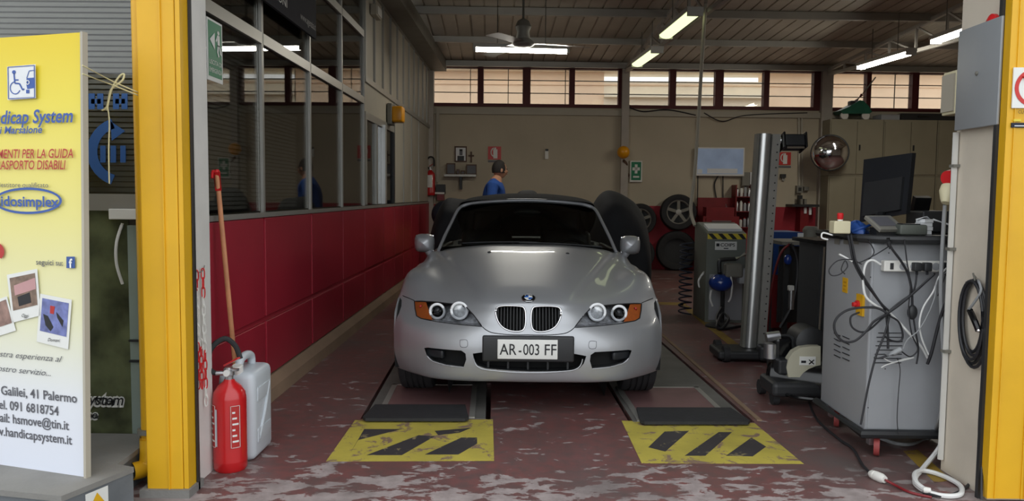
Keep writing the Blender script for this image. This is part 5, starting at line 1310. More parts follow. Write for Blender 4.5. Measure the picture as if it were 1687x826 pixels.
# overhead air hose and ceiling cable
cable('air_hose', [PY(1163, 0, 9.0), PY(1157, 90, 9.0), PY(1151, 190, 9.0), PY(1144, 290, 9.0), PY(1138, 345, 9.0), PY(1145, 372, 8.9)], .020, 'beige_panel', 'pale air hose dropping from the roof behind the grey console', 'hose')
cable('roof_cable', [RP(3.0, 4.9, -.1), RP(4.4, 4.9, -.22), RP(5.6, 4.9, -.25), RP(6.9, 4.9, -.1)], .014, 'cable_white', 'pale cable sagging under the roof between the trusses')
hx = [PY(1131, 400, 8.95)+V((.07*math.cos(q), .07*math.sin(q), -(PY(1131, 400, 8.95).z-.009)*q/75)) for q in np.linspace(0, 75, 420)]
hs = MB().tube(hx, .009, 5).build('coiled_hose', 'trouser_navy', None, True); tag(hs, 'dark blue coiled air hose hanging beside the grey console', 'hose')
# ------------------------------------------------------------------ grey roller-tester console
cx0, cx1, cy0, cy1 = 1.99, 2.40, 8.40, 9.0
t = thing('tester_console', 'grey tester console with hazard tape and a maker plate', 'console', ((cx0+cx1)/2, 8.7, 0))
sd_ = [(cy0, 0), (cy1, 0), (cy1, 1.05), (cy1-.12, 1.06), (cy0, .955)]
MB().prism(sd_, lambda a, b, d: V((d, a, b)), cx0, cx1).build('body', 'console_grey', t)
MB().prism([(a+.01*(1 if a < 8.6 else -1), b*.985+.005) for a, b in sd_], lambda a, b, d: V((d, a, b)), cx0-.006, cx0).build('side_panel', 'console_grey', t)
MB().span((cx0+.03, cy0-.008, .03), (cx1-.03, cy0, .52)).build('lower_panel', 'cart_grey', t)
tpz = lambda y: .955+(y-cy0)*(.105/(cy1-.12-cy0))
MB().beam(V(((cx0+cx1)/2, cy0+.08, tpz(cy0+.08)+.016)), V(((cx0+cx1)/2, cy0+.30, tpz(cy0+.30)+.016)), .36, .03).build('keyboard', 'paper', t)
band = MB().span((cx0, cy0-.004, .895), (cx1, cy0, .955)).build('hazard_tape', 'tape_yellow', t)
for k in range(4):
    xx = cx0+.0+k*.105
    MB().add([V((min(cx1, xx+a), cy0-.006, z)) for a, z in ((.055, .896), (.105, .896), (.05, .954), (.0, .954))], [(0, 1, 2, 3)]).build('tape_stripe', 'ink', band)
a_, b_ = PY(1178, 412, cy0-.006), PY(1214, 400, cy0-.006)
mp_ = MB().span((a_.x, cy0-.008, a_.z), (b_.x, cy0, b_.z+.01)).build('maker_plate', 'sign_white', t)
text('COIPS', 'ink', mp_, V((a_.x+.055, cy0-.009, a_.z+.038)), (1, 0, 0), (0, 0, 1), b_.x-a_.x-.075, .034, bold=.02)
MB().span((a_.x+.012, cy0-.0095, a_.z+.038), (a_.x+.045, cy0-.009, a_.z+.07)).build('maker_mark', 'ink', mp_)
MB().span((a_.x+.09, cy0-.0095, a_.z+.012), (a_.x+.14, cy0-.009, a_.z+.022)).build('maker_line', 'ink', mp_)
# air tank pump standing before the console
pc = V((PY(1188, 466, 8.12).x, 8.12, 0)); zc_ = PY(1188, 466, 8.12).z
t = thing('pump_unit', 'blue round air pump on a black stand before the console', 'pump', tuple(pc))
MB().sphere((pc.x, pc.y, zc_), .12, 22, 14, (1.05, 1, .78)).build('tank', 'blue_motor', t, True)
MB().tube([V((pc.x+.02, pc.y, 0.02)), V((pc.x+.02, pc.y, zc_-.06))], .022, 10).build('stand', 'black_plastic', t)
MB().lathe([(.15, 0), (.15, .02), (.03, .05)], pc, (0, 0, 1), 20).build('foot', 'black_plastic', t, True)
q_ = lambda px, py, Y=8.1: PY(px, py, Y)
MB().tube(smooth_path([q_(1186, 452), q_(1185, 432), q_(1192, 428), q_(1212, 427)], 5), .022, 8).build('handle', 'black_plastic', t, True)
MB().tube([q_(1212, 427), q_(1228, 419)], .024, 8).build('nozzle', 'chrome_dull', t, True)
MB().box(q_(1208, 446), (.18, .12, .14), bev=.02).build('regulator', 'steel_grey', t)
MB().box(q_(1224, 455), (.10, .10, .16), bev=.02).build('filter_bowl', 'cart_grey', t)
for P in ([(1203, 452), (1206, 470), (1204, 490), (1200, 498)], [(1172, 478), (1170, 492), (1174, 505)], [(1160, 448), (1151, 462), (1152, 474)]): MB().tube(smooth_path([q_(*p, 8.05) for p in P], 5), .010, 6).build('hose', 'cable_white', t, True)
MB().tube(smooth_path([q_(1190, 505), G(1180, 541)+V((0, 0, .1)), G(1188, 545)+V((0, 0, .02)), G(1200, 543)+V((0, 0, .1)), G(1190, 541)+V((0, 0, .15)), G(1182, 545)+V((0, 0, .02)), G(1220, 543)+V((0, 0, .03))], 8), .014, 6).build('coil', 'cable_black', t, True)
# ------------------------------------------------------------------ aluminium headlight tester column
b0 = V((1.945, 6.52, 0)); lean = V((.04, 0, 1)); Hc = 1.86
t = thing('headlight_tester', 'tall aluminium headlight tester column on a black wheeled base', 'tester', tuple(b0))
C_ = lambda x, y, z: b0+V((x, y, 0))+lean*z
r1 = [(.055*math.cos(q)-.035, .06*math.sin(q)) for q in np.linspace(math.pi*.0, math.pi*2, 18)[:-1]]
MB().prism(r1, lambda a, b, d: C_(a, b, d), .10, Hc).build('round_profile', 'alu_bright', t, True)
MB().prism([(.018, -.055), (.085, -.05), (.085, .05), (.018, .055)], lambda a, b, d: C_(a, b, d), .10, Hc-.005).build('rail_profile', 'alu', t)
MB().prism([(-.1, -.02), (-.085, -.05), (-.085, .05), (-.1, .05)], lambda a, b, d: C_(a, b, d), .10, Hc).build('dark_rail', 'steel_grey', t)
hole = MB().lathe([(.006, 0), (.006, .004)], (0, 0, 0), (0, -1, 0), 8).mesh('hole', 'black_plastic')
for k in range(26):
    o = bpy.data.objects.new('hole', hole); COL.objects.link(o); o.parent = t; o.location = C_(.062, -.0525, .22+k*.062)-b0
MB().box(b0+V((-.02, -.02, .06)), (.62, .34, .07), bev=.02).build('base', 'black_plastic', t)
for x, y in ((-.26, -.14), (.22, -.16), (-.26, .14), (.22, .14)):
    MB().lathe([(.03, -.025), (.065, -.025), (.065, .025), (.03, .025)], b0+V((x, y, .065)), (1, 0, .0), 18).build('wheel', 'rubber', t, True)
MB().box(b0+V((.06, -.16, .085)), (.14, .12, .13), bev=.03).build('motor', 'black_plastic', t)
MB().cyl(C_(.05, 0, Hc-.06), C_(.12, -.02, Hc-.05), .03, 12).build('head_joint', 'alu_bright', t, True)
hd_ = C_(.19, -.02, Hc-.07)
bx_ = MB().box(hd_, (.17, .16, .10), rx=-.25, bev=.015).build('sight_head', 'black_plastic', t)
MB().box(hd_+V((.0, -.085, -.045)), (.14, .012, .016)).build('mirror_strip', 'chrome', bx_)
for s in (-1, 1): MB().box(hd_+V((s*.087, -.0, .0)), (.016, .18, .13), rx=-.25, bev=.006).build('end_plate', 'black_gloss', bx_)
# ------------------------------------------------------------------ red cabinet with blue crate, bench, dark trolley
t = thing('red_cabinet', 'dark red metal cabinet under the blue crate', 'cabinet', (2.66, 8.05, 0))
MB().span((2.46, 7.85, .04), (2.95, 8.35, .57)).build('body', 'tool_red', t); MB().span((2.49, 7.835, .08), (2.70, 7.85, .53)).build('door', 'tool_red', t); MB().span((2.71, 7.835, .08), (2.92, 7.85, .53)).build('door', 'tool_red', t)
for x in (2.5, 2.88):
    for y in (7.9, 8.3): MB().span((x, y-.02, 0), (x+.04, y+.02, .05)).build('foot', 'black_plastic', t)
t = thing('plastic_crate', 'blue plastic crate on the dark red cabinet', 'crate', (2.66, 8.1, .57))
MB().prism([(2.47, .572), (2.86, .572), (2.90, .88), (2.80, 1.0), (2.46, 1.0)], lambda a, b, d: V((a, d, b)), 7.9, 8.3).build('tub', 'blue_plastic', t)
MB().span((2.45, 7.885, .93), (2.83, 7.9, 1.0)).build('rim', 'blue_plastic', t)
t = thing('work_bench', 'steel work bench with black legs behind the dark trolley', 'bench', (2.75, 7.2, 0))
MB().span((2.30, 6.95, .925), (3.3, 7.5, .955)).build('top', 'steel_grey', t)
for x in (2.36, 3.24):
    for y in (7.0, 7.45): MB().span((x-.02, y-.02, 0), (x+.02, y+.02, .925)).build('leg', 'black_plastic', t)
MB().span((2.36, 7.2, .2), (3.24, 7.22, .9)).build('back_panel', 'black_plastic', t)
bq = lambda px, py, Y=6.93: PY(px, py, Y)
MB().tube(smooth_path([bq(1301, 402), bq(1285, 420), bq(1272, 470), bq(1264, 540), bq(1268, 560)], 6), .010, 6).build('hose', 'tool_red', t, True)
MB().tube(smooth_path([bq(1303, 402), bq(1312, 420), bq(1314, 450), bq(1306, 500), bq(1285, 540)], 6), .014, 6).build('hose', 'cable_black', t, True)
MB().sphere(bq(1298, 428), .04, 14, 8, (.9, .9, 1.2)).build('regulator', 'blue_motor', t, True)
MB().cyl(bq(1304, 478), bq(1303, 510), .026, 12).build('filter_glass', 'chrome_dull', t, True)
MB().box(bq(1303, 475), (.05, .05, .05), bev=.01).build('filter_head', 'sign_white', t)
t = thing('paint_pot', 'small dark pot with a pale tag on the work bench', 'pot', tuple(V((2.62, 7.15, .955))))
MB().lathe([(.06, 0), (.07, .1), (.05, .13)], (2.62, 7.15, .955), (0, 0, 1), 16).build('pot', 'steel_grey', t, True); MB().box((2.52, 7.12, .99), (.05, .01, .07)).build('tag', 'paper', t)
t = thing('equipment_trolley', 'black upright trolley with chrome edge bars beside the cart', 'trolley', (2.24, 5.75, 0))
MB().span((2.10, 5.55, .12), (2.46, 5.95, 1.02)).build('body', 'black_plastic', t); MB().span((2.06, 5.5, 1.02), (2.5, 6.0, 1.045)).build('top', 'black_gloss', t)
for p, q in (((2.115, 5.54, .40), (2.13, 5.54, 1.0)), ((2.23, 5.54, .34), (2.245, 5.54, 1.0))): MB().tube([p, q], .007, 6).build('edge_bar', 'chrome', t, True)
for x in (2.13, 2.43):
    for y in (5.6, 5.9): MB().lathe([(.02, -.02), (.06, -.02), (.06, .02), (.02, .02)], (x, y, .06), (1, 0, 0), 14).build('castor', 'rubber', t, True)
# ------------------------------------------------------------------ compressor
c0 = V((1.84, 5.12, 0)); t = thing('air_compressor', 'black belt-driven compressor with a beige belt guard', 'compressor', tuple(c0))
MB().lathe([(.02, 0), (.09, .015), (.12, .05), (.12, .52), (.09, .555), (.02, .57)], (1.67, 5.25, .16), (.83, -.56, 0), 24).build('tank', 'black_gloss', t, True)
MB().box((1.87, 5.16, .25), (.40, .26, .10), bev=.015).build('saddle', 'black_plastic', t)
gy_ = 5.02
gp_ = [(PY(1299, 622, gy_).x, PY(1299, 622, gy_).z)]+[(PY(px, py, gy_).x, PY(px, py, gy_).z) for px, py in ((1296, 606), (1299, 592), (1307, 580), (1320, 573), (1336, 571), (1352, 571), (1352, 622))]
bg = MB().prism(gp_, lambda a, b, d: V((a, d, b)), gy_, gy_+.06).build('belt_guard', 'beige_guard', t)
lp = [PY(1317, 602, gy_-.002), PY(1344, 588, gy_-.002)]
MB().span((lp[0].x, gy_-.004, lp[0].z), (lp[1].x, gy_, lp[1].z)).build('warning_label', 'sign_white', bg)
MB().span((lp[0].x+.01, gy_-.006, lp[0].z+.015), (lp[0].x+.04, gy_-.004, lp[0].z+.03)).build('warning_mark', 'ink', bg)
xm = lp[0].x+.075
for s in (-1, 1): MB().beam(V((xm-.016, gy_-.005, lp[0].z+.022-s*.014)), V((xm+.016, gy_-.005, lp[0].z+.022+s*.014)), .006, .006).build('warning_cross', 'ink', bg)
MB().lathe([(.10, 0), (.10, .2), (.06, .22)], (1.90, 5.30, .40), (0, -1, 0), 24).build('flywheel_drum', 'black_plastic', t, True)
MB().cyl(PY(1270, 590, 5.15), PY(1270, 566, 5.15), .045, 16).build('cylinder_head', 'chrome_dull', t, True)
MB().cyl(PY(1262, 556, 5.15), PY(1284, 553, 5.15), .032, 14).build('air_filter', 'chrome_dull', t, True)
MB().box(PY(1286, 580, 5.18), (.12, .12, .22), bev=.03).build('motor', 'black_gloss', t)
MB().lathe([(.0, 0), (.07, .0), (.085, .03), (.085, .05)], PY(1290, 570, 5.2), (0, -1, 0), 20).build('fan_cover', 'black_plastic', t, True)
for x, y in ((1.66, 5.06), (1.66, 5.34), (2.02, 4.96), (2.05, 5.24)): MB().lathe([(.015, -.02), (.05, -.02), (.05, .02), (.015, .02)], (x, y, .05), (1, 0, 0), 14).build('wheel', 'rubber', t, True)
MB().tube(smooth_path([(1.7, 5.0, .09), (1.72, 4.86, .10), (1.85, 4.80, .10), (1.95, 4.86, .09)], 5), .012, 6).build('handle_bar', 'black_gloss', t, True)
MB().box((1.78, 5.1, .12), (.34, .30, .10), bev=.03).build('chassis', 'black_plastic', t)
# ------------------------------------------------------------------ grey electronics cart
KX0, KX1, KY0, KY1 = 1.80, 2.42, 4.05, 4.66
t = thing('electronics_cart', 'grey wheeled electronics cart hung with cables', 'cart', ((KX0+KX1)/2, (KY0+KY1)/2, 0)); cart = t
MB().span((KX0, KY0, .13), (KX1, KY1, 1.115), .012).build('body', 'cart_grey', t, True)
MB().span((KX0+.012, KY0-.003, .145), (KX1-.01, KY0, 1.105)).build('front_panel', 'cart_grey', t)
tpz_ = [(KX0-.035, KY1+.02), (KX0-.035, KY0+.06), (KX0+.02, KY0-.03), (KX0+.14, KY0-.07), (KX1+.03, KY0-.07), (KX1+.03, KY1+.02)]
MB().prism(tpz_, lambda a, b, d: V((a, b, d)), 1.115, 1.155).build('worktop', 'black_gloss', t)
MB().tube([V((a, b, 1.135)) for a, b in tpz_[:5]], .021, 8).build('worktop_edge', 'black_plastic', t, True)
bf = [(KX0-.02, KY1+.01), (KX0-.02, KY0-.025), (KX1, KY0-.025)]
MB().tube([V((a, b, .125)) for a, b in bf], .024, 8).build('bumper_rail', 'black_plastic', t, True)
for i, (x, y) in enumerate(((KX0+.05, KY0+.03), (KX1-.06, KY0+.03), (KX0+.05, KY1-.06), (KX1-.06, KY1-.06))):
    fk = MB().span((x-.018, y-.02, .055), (x+.018, y+.02, .13)).build('castor', 'chrome_dull', t)
    MB().lathe([(.018, -.014), (.048, -.014), (.05, 0), (.048, .014), (.018, .014)], (x+.02, y-.02, .05), (.9, -.4, 0), 18).build('castor_wheel', 'castor_red', fk, True)
cf = lambda px, py, o=.004: PY(px, py, KY0-o)
cl = lambda px, py, o=.004: PX(px, py, KX0-o)
def slot(a, b, h=.004): return MB().beam(a, b, .004, h).build('vent_slot', 'ink', t)
for k in range(8):
    yy = 549+k*7
    slot(cf(1447-(k % 2)*2-k*.8, yy), cf(1488-k*.5, yy))
for k in range(5):
    yy = 549+k*9
    slot(cl(1374, yy), cl(1384, yy+5)); slot(cl(1388, yy+5), cl(1399, yy+10))
for px in (1374, 1389, 1406):
    a, b = cl(px, 402), cl(px+9, 391); MB().add([V((KX0-.003, a.y, a.z)), V((KX0-.003, b.y, a.z)), V((KX0-.003, b.y, b.z)), V((KX0-.003, a.y, b.z))], [(0, 1, 2, 3)]).build('vent_grille', 'steel_grey', t)
a, b = cl(1387, 481), cl(1396, 459); MB().span((KX0-.003, a.y, a.z), (KX0, b.y, b.z)).build('warning_sticker', 'yellow', t)
for k in range(3): MB().span((KX0-.0045, a.y+(b.y-a.y)*.25, a.z+.012+k*.02), (KX0-.003, a.y+(b.y-a.y)*.75, a.z+.022+k*.02)).build('sticker_print', 'yellow_dark', t)
a, b = cl(1412, 518), cl(1424, 487); sw_ = MB().span((KX0-.012, a.y, a.z), (KX0, b.y, b.z)).build('main_switch', 'yellow', t)
kc = cl(1414, 502, .012); MB().lathe([(.022, 0), (.022, .012), (.012, .014), (.012, .03)], kc, (-1, 0, 0), 18).build('knob', 'plastic_red', sw_, True)
for px, py in ((1434, 457), (1464, 417), (1430, 672), (1458, 608)): MB().lathe([(.003, 0), (.003, .003)], cf(px, py, .002), (0, -1, 0), 8).build('screw', 'ink', t)
# power strip
z_ = cf(1500, 438).z; t = thing('power_strip', 'white power strip with black plugs fixed across the cart front', 'power strip', tuple(cf(1515, 438, .03)))
xa, xb = cf(1456, 438, .04).x, KX1-.02
MB().span((xa, KY0-.045, z_-.028), (xb, KY0-.002, z_+.028), .006).build('case', 'plastic_white', t)
MB().span((xa+.03, KY0-.049, z_-.016), (xa+.046, KY0-.045, z_+.016)).build('switch', 'black_plastic', t)
for k in range(5): MB().lathe([(.019, 0), (.019, .002)], (xa+.095+k*.055, KY0-.046, z_), (0, -1, 0), 18).build('socket', 'cart_grey', t, True)
for k, px in ((1, 1510), (2, 1527), (3, 1556)):
    p = cf(px, 440, .06); MB().box(p, (.038, .04, .044), bev=.006).build('plug', 'black_plastic', t, True); MB().tube([p, p+V((0, -.006, -.04))], .007, 6).build('plug_lead', 'cable_black', t)
# things on the cart
kz = 1.155
t = thing('monitor', 'large black flat monitor seen from behind on the cart', 'monitor', (2.16, 4.62, kz))
m0, m1 = V((1.98, 4.74, 0)), V((2.22, 4.42, 0)); du_ = (m1-m0).normalized(); dn_ = V((du_.y, -du_.x, 0))
if dn_.y > 0: dn_ = -dn_
TL, TR_, BR_, BL = PY(1423, 263, 4.74), PY(1503, 252, 4.44), PY(1493, 352, 4.44), PY(1416, 366, 4.74)
dd = (TR_-TL); dd.z = 0; nn_ = V((dd.y, -dd.x, 0)).normalized()
if nn_.y > 0: nn_ = -nn_
cs = [TL, TR_, BR_, BL]
MB().add([p for p in cs]+[p-nn_*.03 for p in cs], [(0, 1, 2, 3), (7, 6, 5, 4)]+[(k, 4+k, 4+(k+1) % 4, (k+1) % 4) for k in range(4)]).build('case', 'screen_dark', t)
ins = lambda u, v: TL.lerp(TR_, u).lerp(BL.lerp(BR_, u), v)
rb_ = [ins(.1, .38), ins(.9, .38), ins(.9, .92), ins(.1, .92)]
MB().add([p for p in rb_]+[p+nn_*.02 for p in rb_], [(4, 5, 6, 7)]+[(k, (k+1) % 4, 4+(k+1) % 4, 4+k) for k in range(4)]).build('rear_bulge', 'black_plastic', t)
mb_ = ins(.5, .9); MB().tube([mb_-nn_*.0+nn_*.02, V((mb_.x, mb_.y, kz+.01))+nn_*.02], .03, 8).build('neck', 'black_plastic', t)
MB().lathe([(.11, 0), (.11, .012), (.04, .02)], V((mb_.x, mb_.y, kz))+nn_*.02, (0, 0, 1), 20).build('foot', 'black_plastic', t)
MB().add([p-nn_*.0305 for p in (ins(.03, .04), ins(.97, .04), ins(.97, .96), ins(.03, .96))], [(0, 1, 2, 3)]).build('screen', 'black_gloss', t)
e0 = PY(1384, 365, 4.18); t = thing('emergency_button', 'small pale box with a red emergency stop button on the cart', 'button', (e0.x, 4.18, kz))
MB().box((e0.x, 4.18, kz+.033), (.088, .07, .066), bev=.006).build('box', 'cream_box', t); MB().lathe([(.014, .066), (.014, .074)], (e0.x, 4.18, kz), (0, 0, 1), 16).build('collar', 'plastic_white', t, True); MB().lathe([(.012, .074), (.016, .08), (.016, .104), (.012, .108)], (e0.x, 4.18, kz), (0, 0, 1), 18).build('button', 'plastic_red', t, True)
kp = V((PY(1458, 362, 4.12).x, 4.12, kz)); t = thing('desk_terminal', 'grey keypad terminal tilted on the cart', 'terminal', tuple(kp))
rot = Matrix.Rotation(.35, 3, 'Z') @ Matrix.Rotation(.55, 3, 'X')
MB().box(kp+V((0, 0, .055)), (.17, .13, .022), M=rot, bev=.005).build('case', 'steel_grey', t); MB().box(kp+V((0, 0, .055))+rot @ V((-.01, .005, .0125)), (.12, .085, .003), M=rot).build('display', 'print_grey', t)
MB().span((kp.x-.05, kp.y-.02, kz), (kp.x+.06, kp.y+.06, kz+.035)).build('wedge', 'black_plastic', t)
c = PY(1411, 362, 4.25); t = thing('cloth_bundle', 'crumpled blue cloth on the cart behind the emergency button', 'cloth', (c.x, 4.25, kz))
me_ = MB(); P_ = []
for i in range(9):
    p = math.pi/2*i/8; P_.append([V((c.x+math.cos(a)*math.sin(p)*.06*(1+.2*math.sin(3*a+i)), 4.25+math.sin(a)*math.sin(p)*.08*(1+.2*math.cos(4*a)), kz+.06*math.cos(p)*(1+.15*math.sin(5*a)))) for a in np.linspace(0, 2*math.pi, 25)[:-1]])
me_.grid(P_, True).build('cloth', 'blue_plastic', t, True)
MB().tube(smooth_path([V((c.x-.05, 4.2, kz+.005)), V((c.x, 4.17, kz+.03)), V((c.x+.06, 4.19, kz+.05))], 5), .008, 6).build('fold', 'blue_plastic', t, True)
c = PY(1500, 371, 4.08); t = thing('card_reader', 'dark grey desktop reader on the cart beside the terminal', 'reader', (c.x, 4.1, kz))
MB().box((c.x, 4.1, kz+.027), (.14, .12, .054), bev=.01).build('case', 'console_side', t, True); MB().box((c.x-.01, 4.08, kz+.056), (.09, .06, .006)).build('lid', 'screen_dark', t)
c = PY(1522, 365, 4.13); t = thing('paper_stack', 'stack of small white paper boxes on the cart', 'paper', (c.x, 4.13, kz))
for k in range(4): MB().box((c.x+.004*(k % 2), 4.13, kz+.012+k*.02), (.055, .06, .018), rz=.1*k).build('box', 'paper', t)
MB().add([V((c.x-.04, 4.12, kz+.075)), V((c.x-.0, 4.10, kz+.098)), V((c.x+.03, 4.12, kz+.08)), V((c.x+.02, 4.16, kz+.085)), V((c.x-.03, 4.16, kz+.08))], [(0, 1, 2, 3, 4)]).build('loose_sheet', 'paper', t)
c = PY(1520, 345, 4.5); t = thing('printer', 'black printer behind the paper stack on the cart', 'printer', (2.33, 4.52, kz))
MB().box((2.32, 4.52, kz+.06), (.16, .2, .12), bev=.01).build('case', 'black_plastic', t); MB().box((2.29, 4.55, kz+.155), (.09, .04, .09), rx=.3).build('paper_feed', 'black_gloss', t)
c = PY(1560, 368, 4.2); t = thing('clipboard_tray', 'dark tray with a white pen lying on the cart', 'tray', (c.x, 4.22, kz))
MB().box((2.36, 4.22, kz+.015), (.11, .2, .03), bev=.006).build('tray', 'black_plastic', t); MB().tube([PY(1537, 362, 4.12)+V((0, 0, .0)), PY(1566, 371, 4.10)], .006, 6).build('pen', 'paper', t)
# ------------------------------------------------------------------ cables hung on the cart
def ccab(pts, o, r, m, lab, grp='cables hung over the cart'):
    P = [cf(px, py, o+.004*math.sin(i*1.7)) if px > 1432 else (V((max(KX0-.03, cf(px, py, o).x) if False else cf(px, py, o).x, KY0-o, cf(px, py, o).z))) for i, (px, py) in enumerate(pts)]
    return cable('cable', P, r, m, lab, 'cable', None, grp)
ccab([(1452, 437), (1437, 429), (1426, 436), (1422, 462), (1426, 488), (1442, 503), (1462, 513), (1480, 530), (1500, 552), (1518, 572), (1528, 590)], .055, .0062, 'cable_white', 'thick white cable curling out of the power strip')
ccab([(1463, 393), (1468, 408), (1484, 430), (1496, 452), (1502, 480), (1503, 505)], .075, .0062, 'cable_black', 'black cable dropping from the worktop plug to the adapter')
ccab([(1397, 386), (1401, 405), (1406, 430), (1420, 458), (1442, 488), (1458, 512), (1462, 540), (1463, 575)], .055, .0062, 'cable_black', 'black cable running from the worktop corner to the cable knot')
ccab([(1402, 386), (1406, 412), (1412, 436), (1430, 468), (1450, 498), (1464, 512)], .07, .0055, 'cable_black', 'second black cable running from the worktop corner to the cable knot')
ccab([(1540, 451), (1515, 474), (1490, 496), (1466, 514), (1440, 530), (1428, 545), (1408, 562), (1388, 562), (1375, 545), (1378, 525), (1400, 510), (1440, 507), (1460, 515)], .085, .0062, 'cable_black', 'black cable making a wide loop below the red knob')
ccab([(1416, 515), (1402, 522), (1403, 538), (1416, 547), (1430, 545), (1450, 528), (1464, 516)], .075, .005, 'cable_black', 'black cable making a small loop below the red knob')
ccab([(1510, 452), (1508, 470), (1502, 484), (1480, 500), (1464, 514)], .075, .005, 'cable_black', 'black plug lead joining the cable knot')
ccab([(1490, 395), (1494, 430), (1500, 470), (1497, 510), (1502, 550), (1512, 575), (1500, 588), (1486, 580)], .09, .0035, 'cable_black', 'thin black cable hanging from the worktop past the adapter')
ccab([(1505, 525), (1508, 545), (1513, 575), (1510, 600)], .075, .0045, 'cable_black', 'black lead leaving the lower end of the adapter')
ccab([(1463, 520), (1480, 530), (1487, 550), (1484, 562), (1470, 562), (1458, 555)], .06, .005, 'cable_black', 'black cable curling in front of the vent slots')
ccab([(1466, 518), (1458, 550), (1444, 585), (1432, 630), (1422, 680), (1418, 700)], .06, .0055, 'cable_black', 'long black cable hanging down along the cart corner')
ccab([(1478, 590), (1483, 610), (1480, 650), (1478, 690), (1480, 716)], .05, .0022, 'cable_black', 'thin black wire hanging straight down the cart front')
ccab([(1568, 434), (1548, 455), (1538, 480), (1522, 505), (1515, 530), (1518, 556), (1530, 585)], .08, .0045, 'cable_white', 'white cable dropping from the bundle at the strip end')
ccab([(1570, 440), (1545, 462), (1540, 490), (1528, 520), (1513, 545), (1495, 560), (1488, 575)], .095, .0032, 'cable_grey', 'thin grey cable crossing under the white ones')
ccab([(1455, 590), (1470, 597), (1490, 592), (1505, 590), (1465, 600), (1452, 606)], .05, .0028, 'cable_white', 'thin white wire looped under the vent slots')
ccab([(1560, 445), (1552, 470), (1545, 488)], .08, .0028, 'cable_black', 'thin black lead hanging from the last plug')
ccab([(1420, 436), (1402, 428), (1380, 430), (1366, 444), (1370, 454), (1384, 452), (1396, 440), (1392, 430), (1386, 444), (1392, 452)], .065, .003, 'cable_black', 'thin black wire looped beside the vent grilles')
ccab([(1382, 419), (1392, 424), (1404, 431)], .06, .0045, 'cable_white', 'short white cable end tied to the black pair')
ccab([(1372, 388), (1356, 384), (1354, 392), (1364, 395)], .07, .004, 'cable_white', 'short white hook of cable under the worktop corner')
ccab([(1430, 395), (1440, 415), (1430, 430), (1424, 445)], .05, .003, 'cable_black', 'thin black wire hanging behind the white cable')
ccab([(1468, 404), (1442, 420), (1418, 432), (1408, 432)], .06, .003, 'cable_black', 'thin black wire pulled across to the tied pair')
t = thing('power_adapter', 'oval black power adapter hanging among the cables', 'adapter', tuple(cf(1503, 515, .075)))
MB().sphere(cf(1503, 515, .075), .03, 16, 10, (.85, .6, 1.25)).build('case', 'black_plastic', t, True); MB().tube([cf(1503, 503, .075), cf(1503, 510, .075)], .009, 8).build('sleeve', 'cable_black', t)
t = thing('cable_plug', 'black cable plug hooked under the worktop edge', 'plug', tuple(cf(1464, 400, .078)))
MB().tube([cf(1463, 392, .078), cf(1464, 398, .078), cf(1465, 406, .078)], [.009, .013, .009], 10).build('body', 'black_plastic', t, True); MB().tube([cf(1465, 405, .078), cf(1467, 410, .077)], .007, 8).build('boot', 'cable_black', t)
t = thing('inline_plug', 'grey inline plug coupling hanging in front of the vent slots', 'plug', tuple(cf(1468, 580, .07)))
MB().tube([cf(1460, 586, .07), cf(1470, 583, .07), cf(1484, 576, .07)], [.010, .013, .015], 10).build('body', 'cable_grey', t, True); MB().tube([cf(1440, 590, .06), cf(1452, 590, .065), cf(1461, 586, .07)], .006, 8).build('lead', 'cable_black', t)
# ------------------------------------------------------------------ right jamb: panel, sockets, cable coil
JX = 2.1
J = lambda px, py, o=.01: PX(px, py, JX-o)
t = thing('electric_panel', 'grey electric panel door on the white jamb above the cable coil', 'panel', tuple(PX(1615, 125, 2.07)))
ya, yb = PX(1648, 120, 2.065).y, PX(1578, 120, 2.065).y; za, zb2 = PX(1600, 212, 2.065).z, PX(1600, 45, 2.065).z
MB().span((2.072, ya+.01, za+.01), (JX, yb-.01, zb2-.01)).build('box', 'grey_box', t); MB().span((2.060, ya, za), (2.072, yb, zb2), .004).build('door', 'grey_box', t, True)
lk = PX(1610, 121, 2.06); MB().lathe([(.009, 0), (.009, .006), (.006, .008)], lk, (-1, 0, 0), 14).build('lock', 'steel_grey', t, True)
c = PX(1638, 38, 2.09); t = thing('red_push_button', 'red mushroom button above the electric panel', 'button', tuple(c))
MB().lathe([(.04, 0), (.04, .015), (.025, .025), (.0, .03)], c, (-1, 0, 0), 20).build('dome', 'plastic_red', t, True); MB().box(c+V((.025, 0, 0)), (.03, .06, .06)).build('base', 'black_plastic', t)
c = PX(1570, 150, 2.06); t = thing('cream_box', 'cream control box behind the electric panel', 'box', tuple(c))
MB().span((2.085, 3.862, c.z-.105), (2.2, 3.98, c.z+.105), .006).build('case', 'cream_box', t); MB().span((2.077, 3.867, c.z-.09), (2.085, 3.975, c.z+.09)).build('cover', 'beige_panel', t)
t = thing('jamb_conduit', 'pale conduit running down the edge of the white jamb', 'conduit', (2.07, 3.83, 0))
MB().tube([(2.082, 3.835, .06), (2.082, 3.835, 1.66)], .014, 8).build('pipe', 'plastic_white', t, True)
for z in (.6, 1.1, 1.5): MB().box((2.086, 3.835, z), (.036, .04, .014)).build('clip', 'steel_grey', t)
c = PX(1574, 278, 2.07); t = thing('blue_socket_board', 'blue and white socket board on the edge of the jamb', 'socket', (2.1, 3.9, c.z))
MB().span((2.118, 3.865, c.z-.10), (2.2, 3.885, c.z+.10)).build('white_plate', 'paper', t); MB().span((2.118, 3.885, c.z-.10), (2.2, 3.93, c.z+.105)).build('blue_back', 'blue_plastic', t)
MB().span((2.118, 3.868, c.z-.32), (2.2, 3.93, c.z-.11)).build('lower_box', 'cream_box', t)
c = PY(1562, 292, 3.96); t = thing('industrial_plug', 'red socket with a pale industrial plug and hanging grey cable', 'plug', tuple(c))
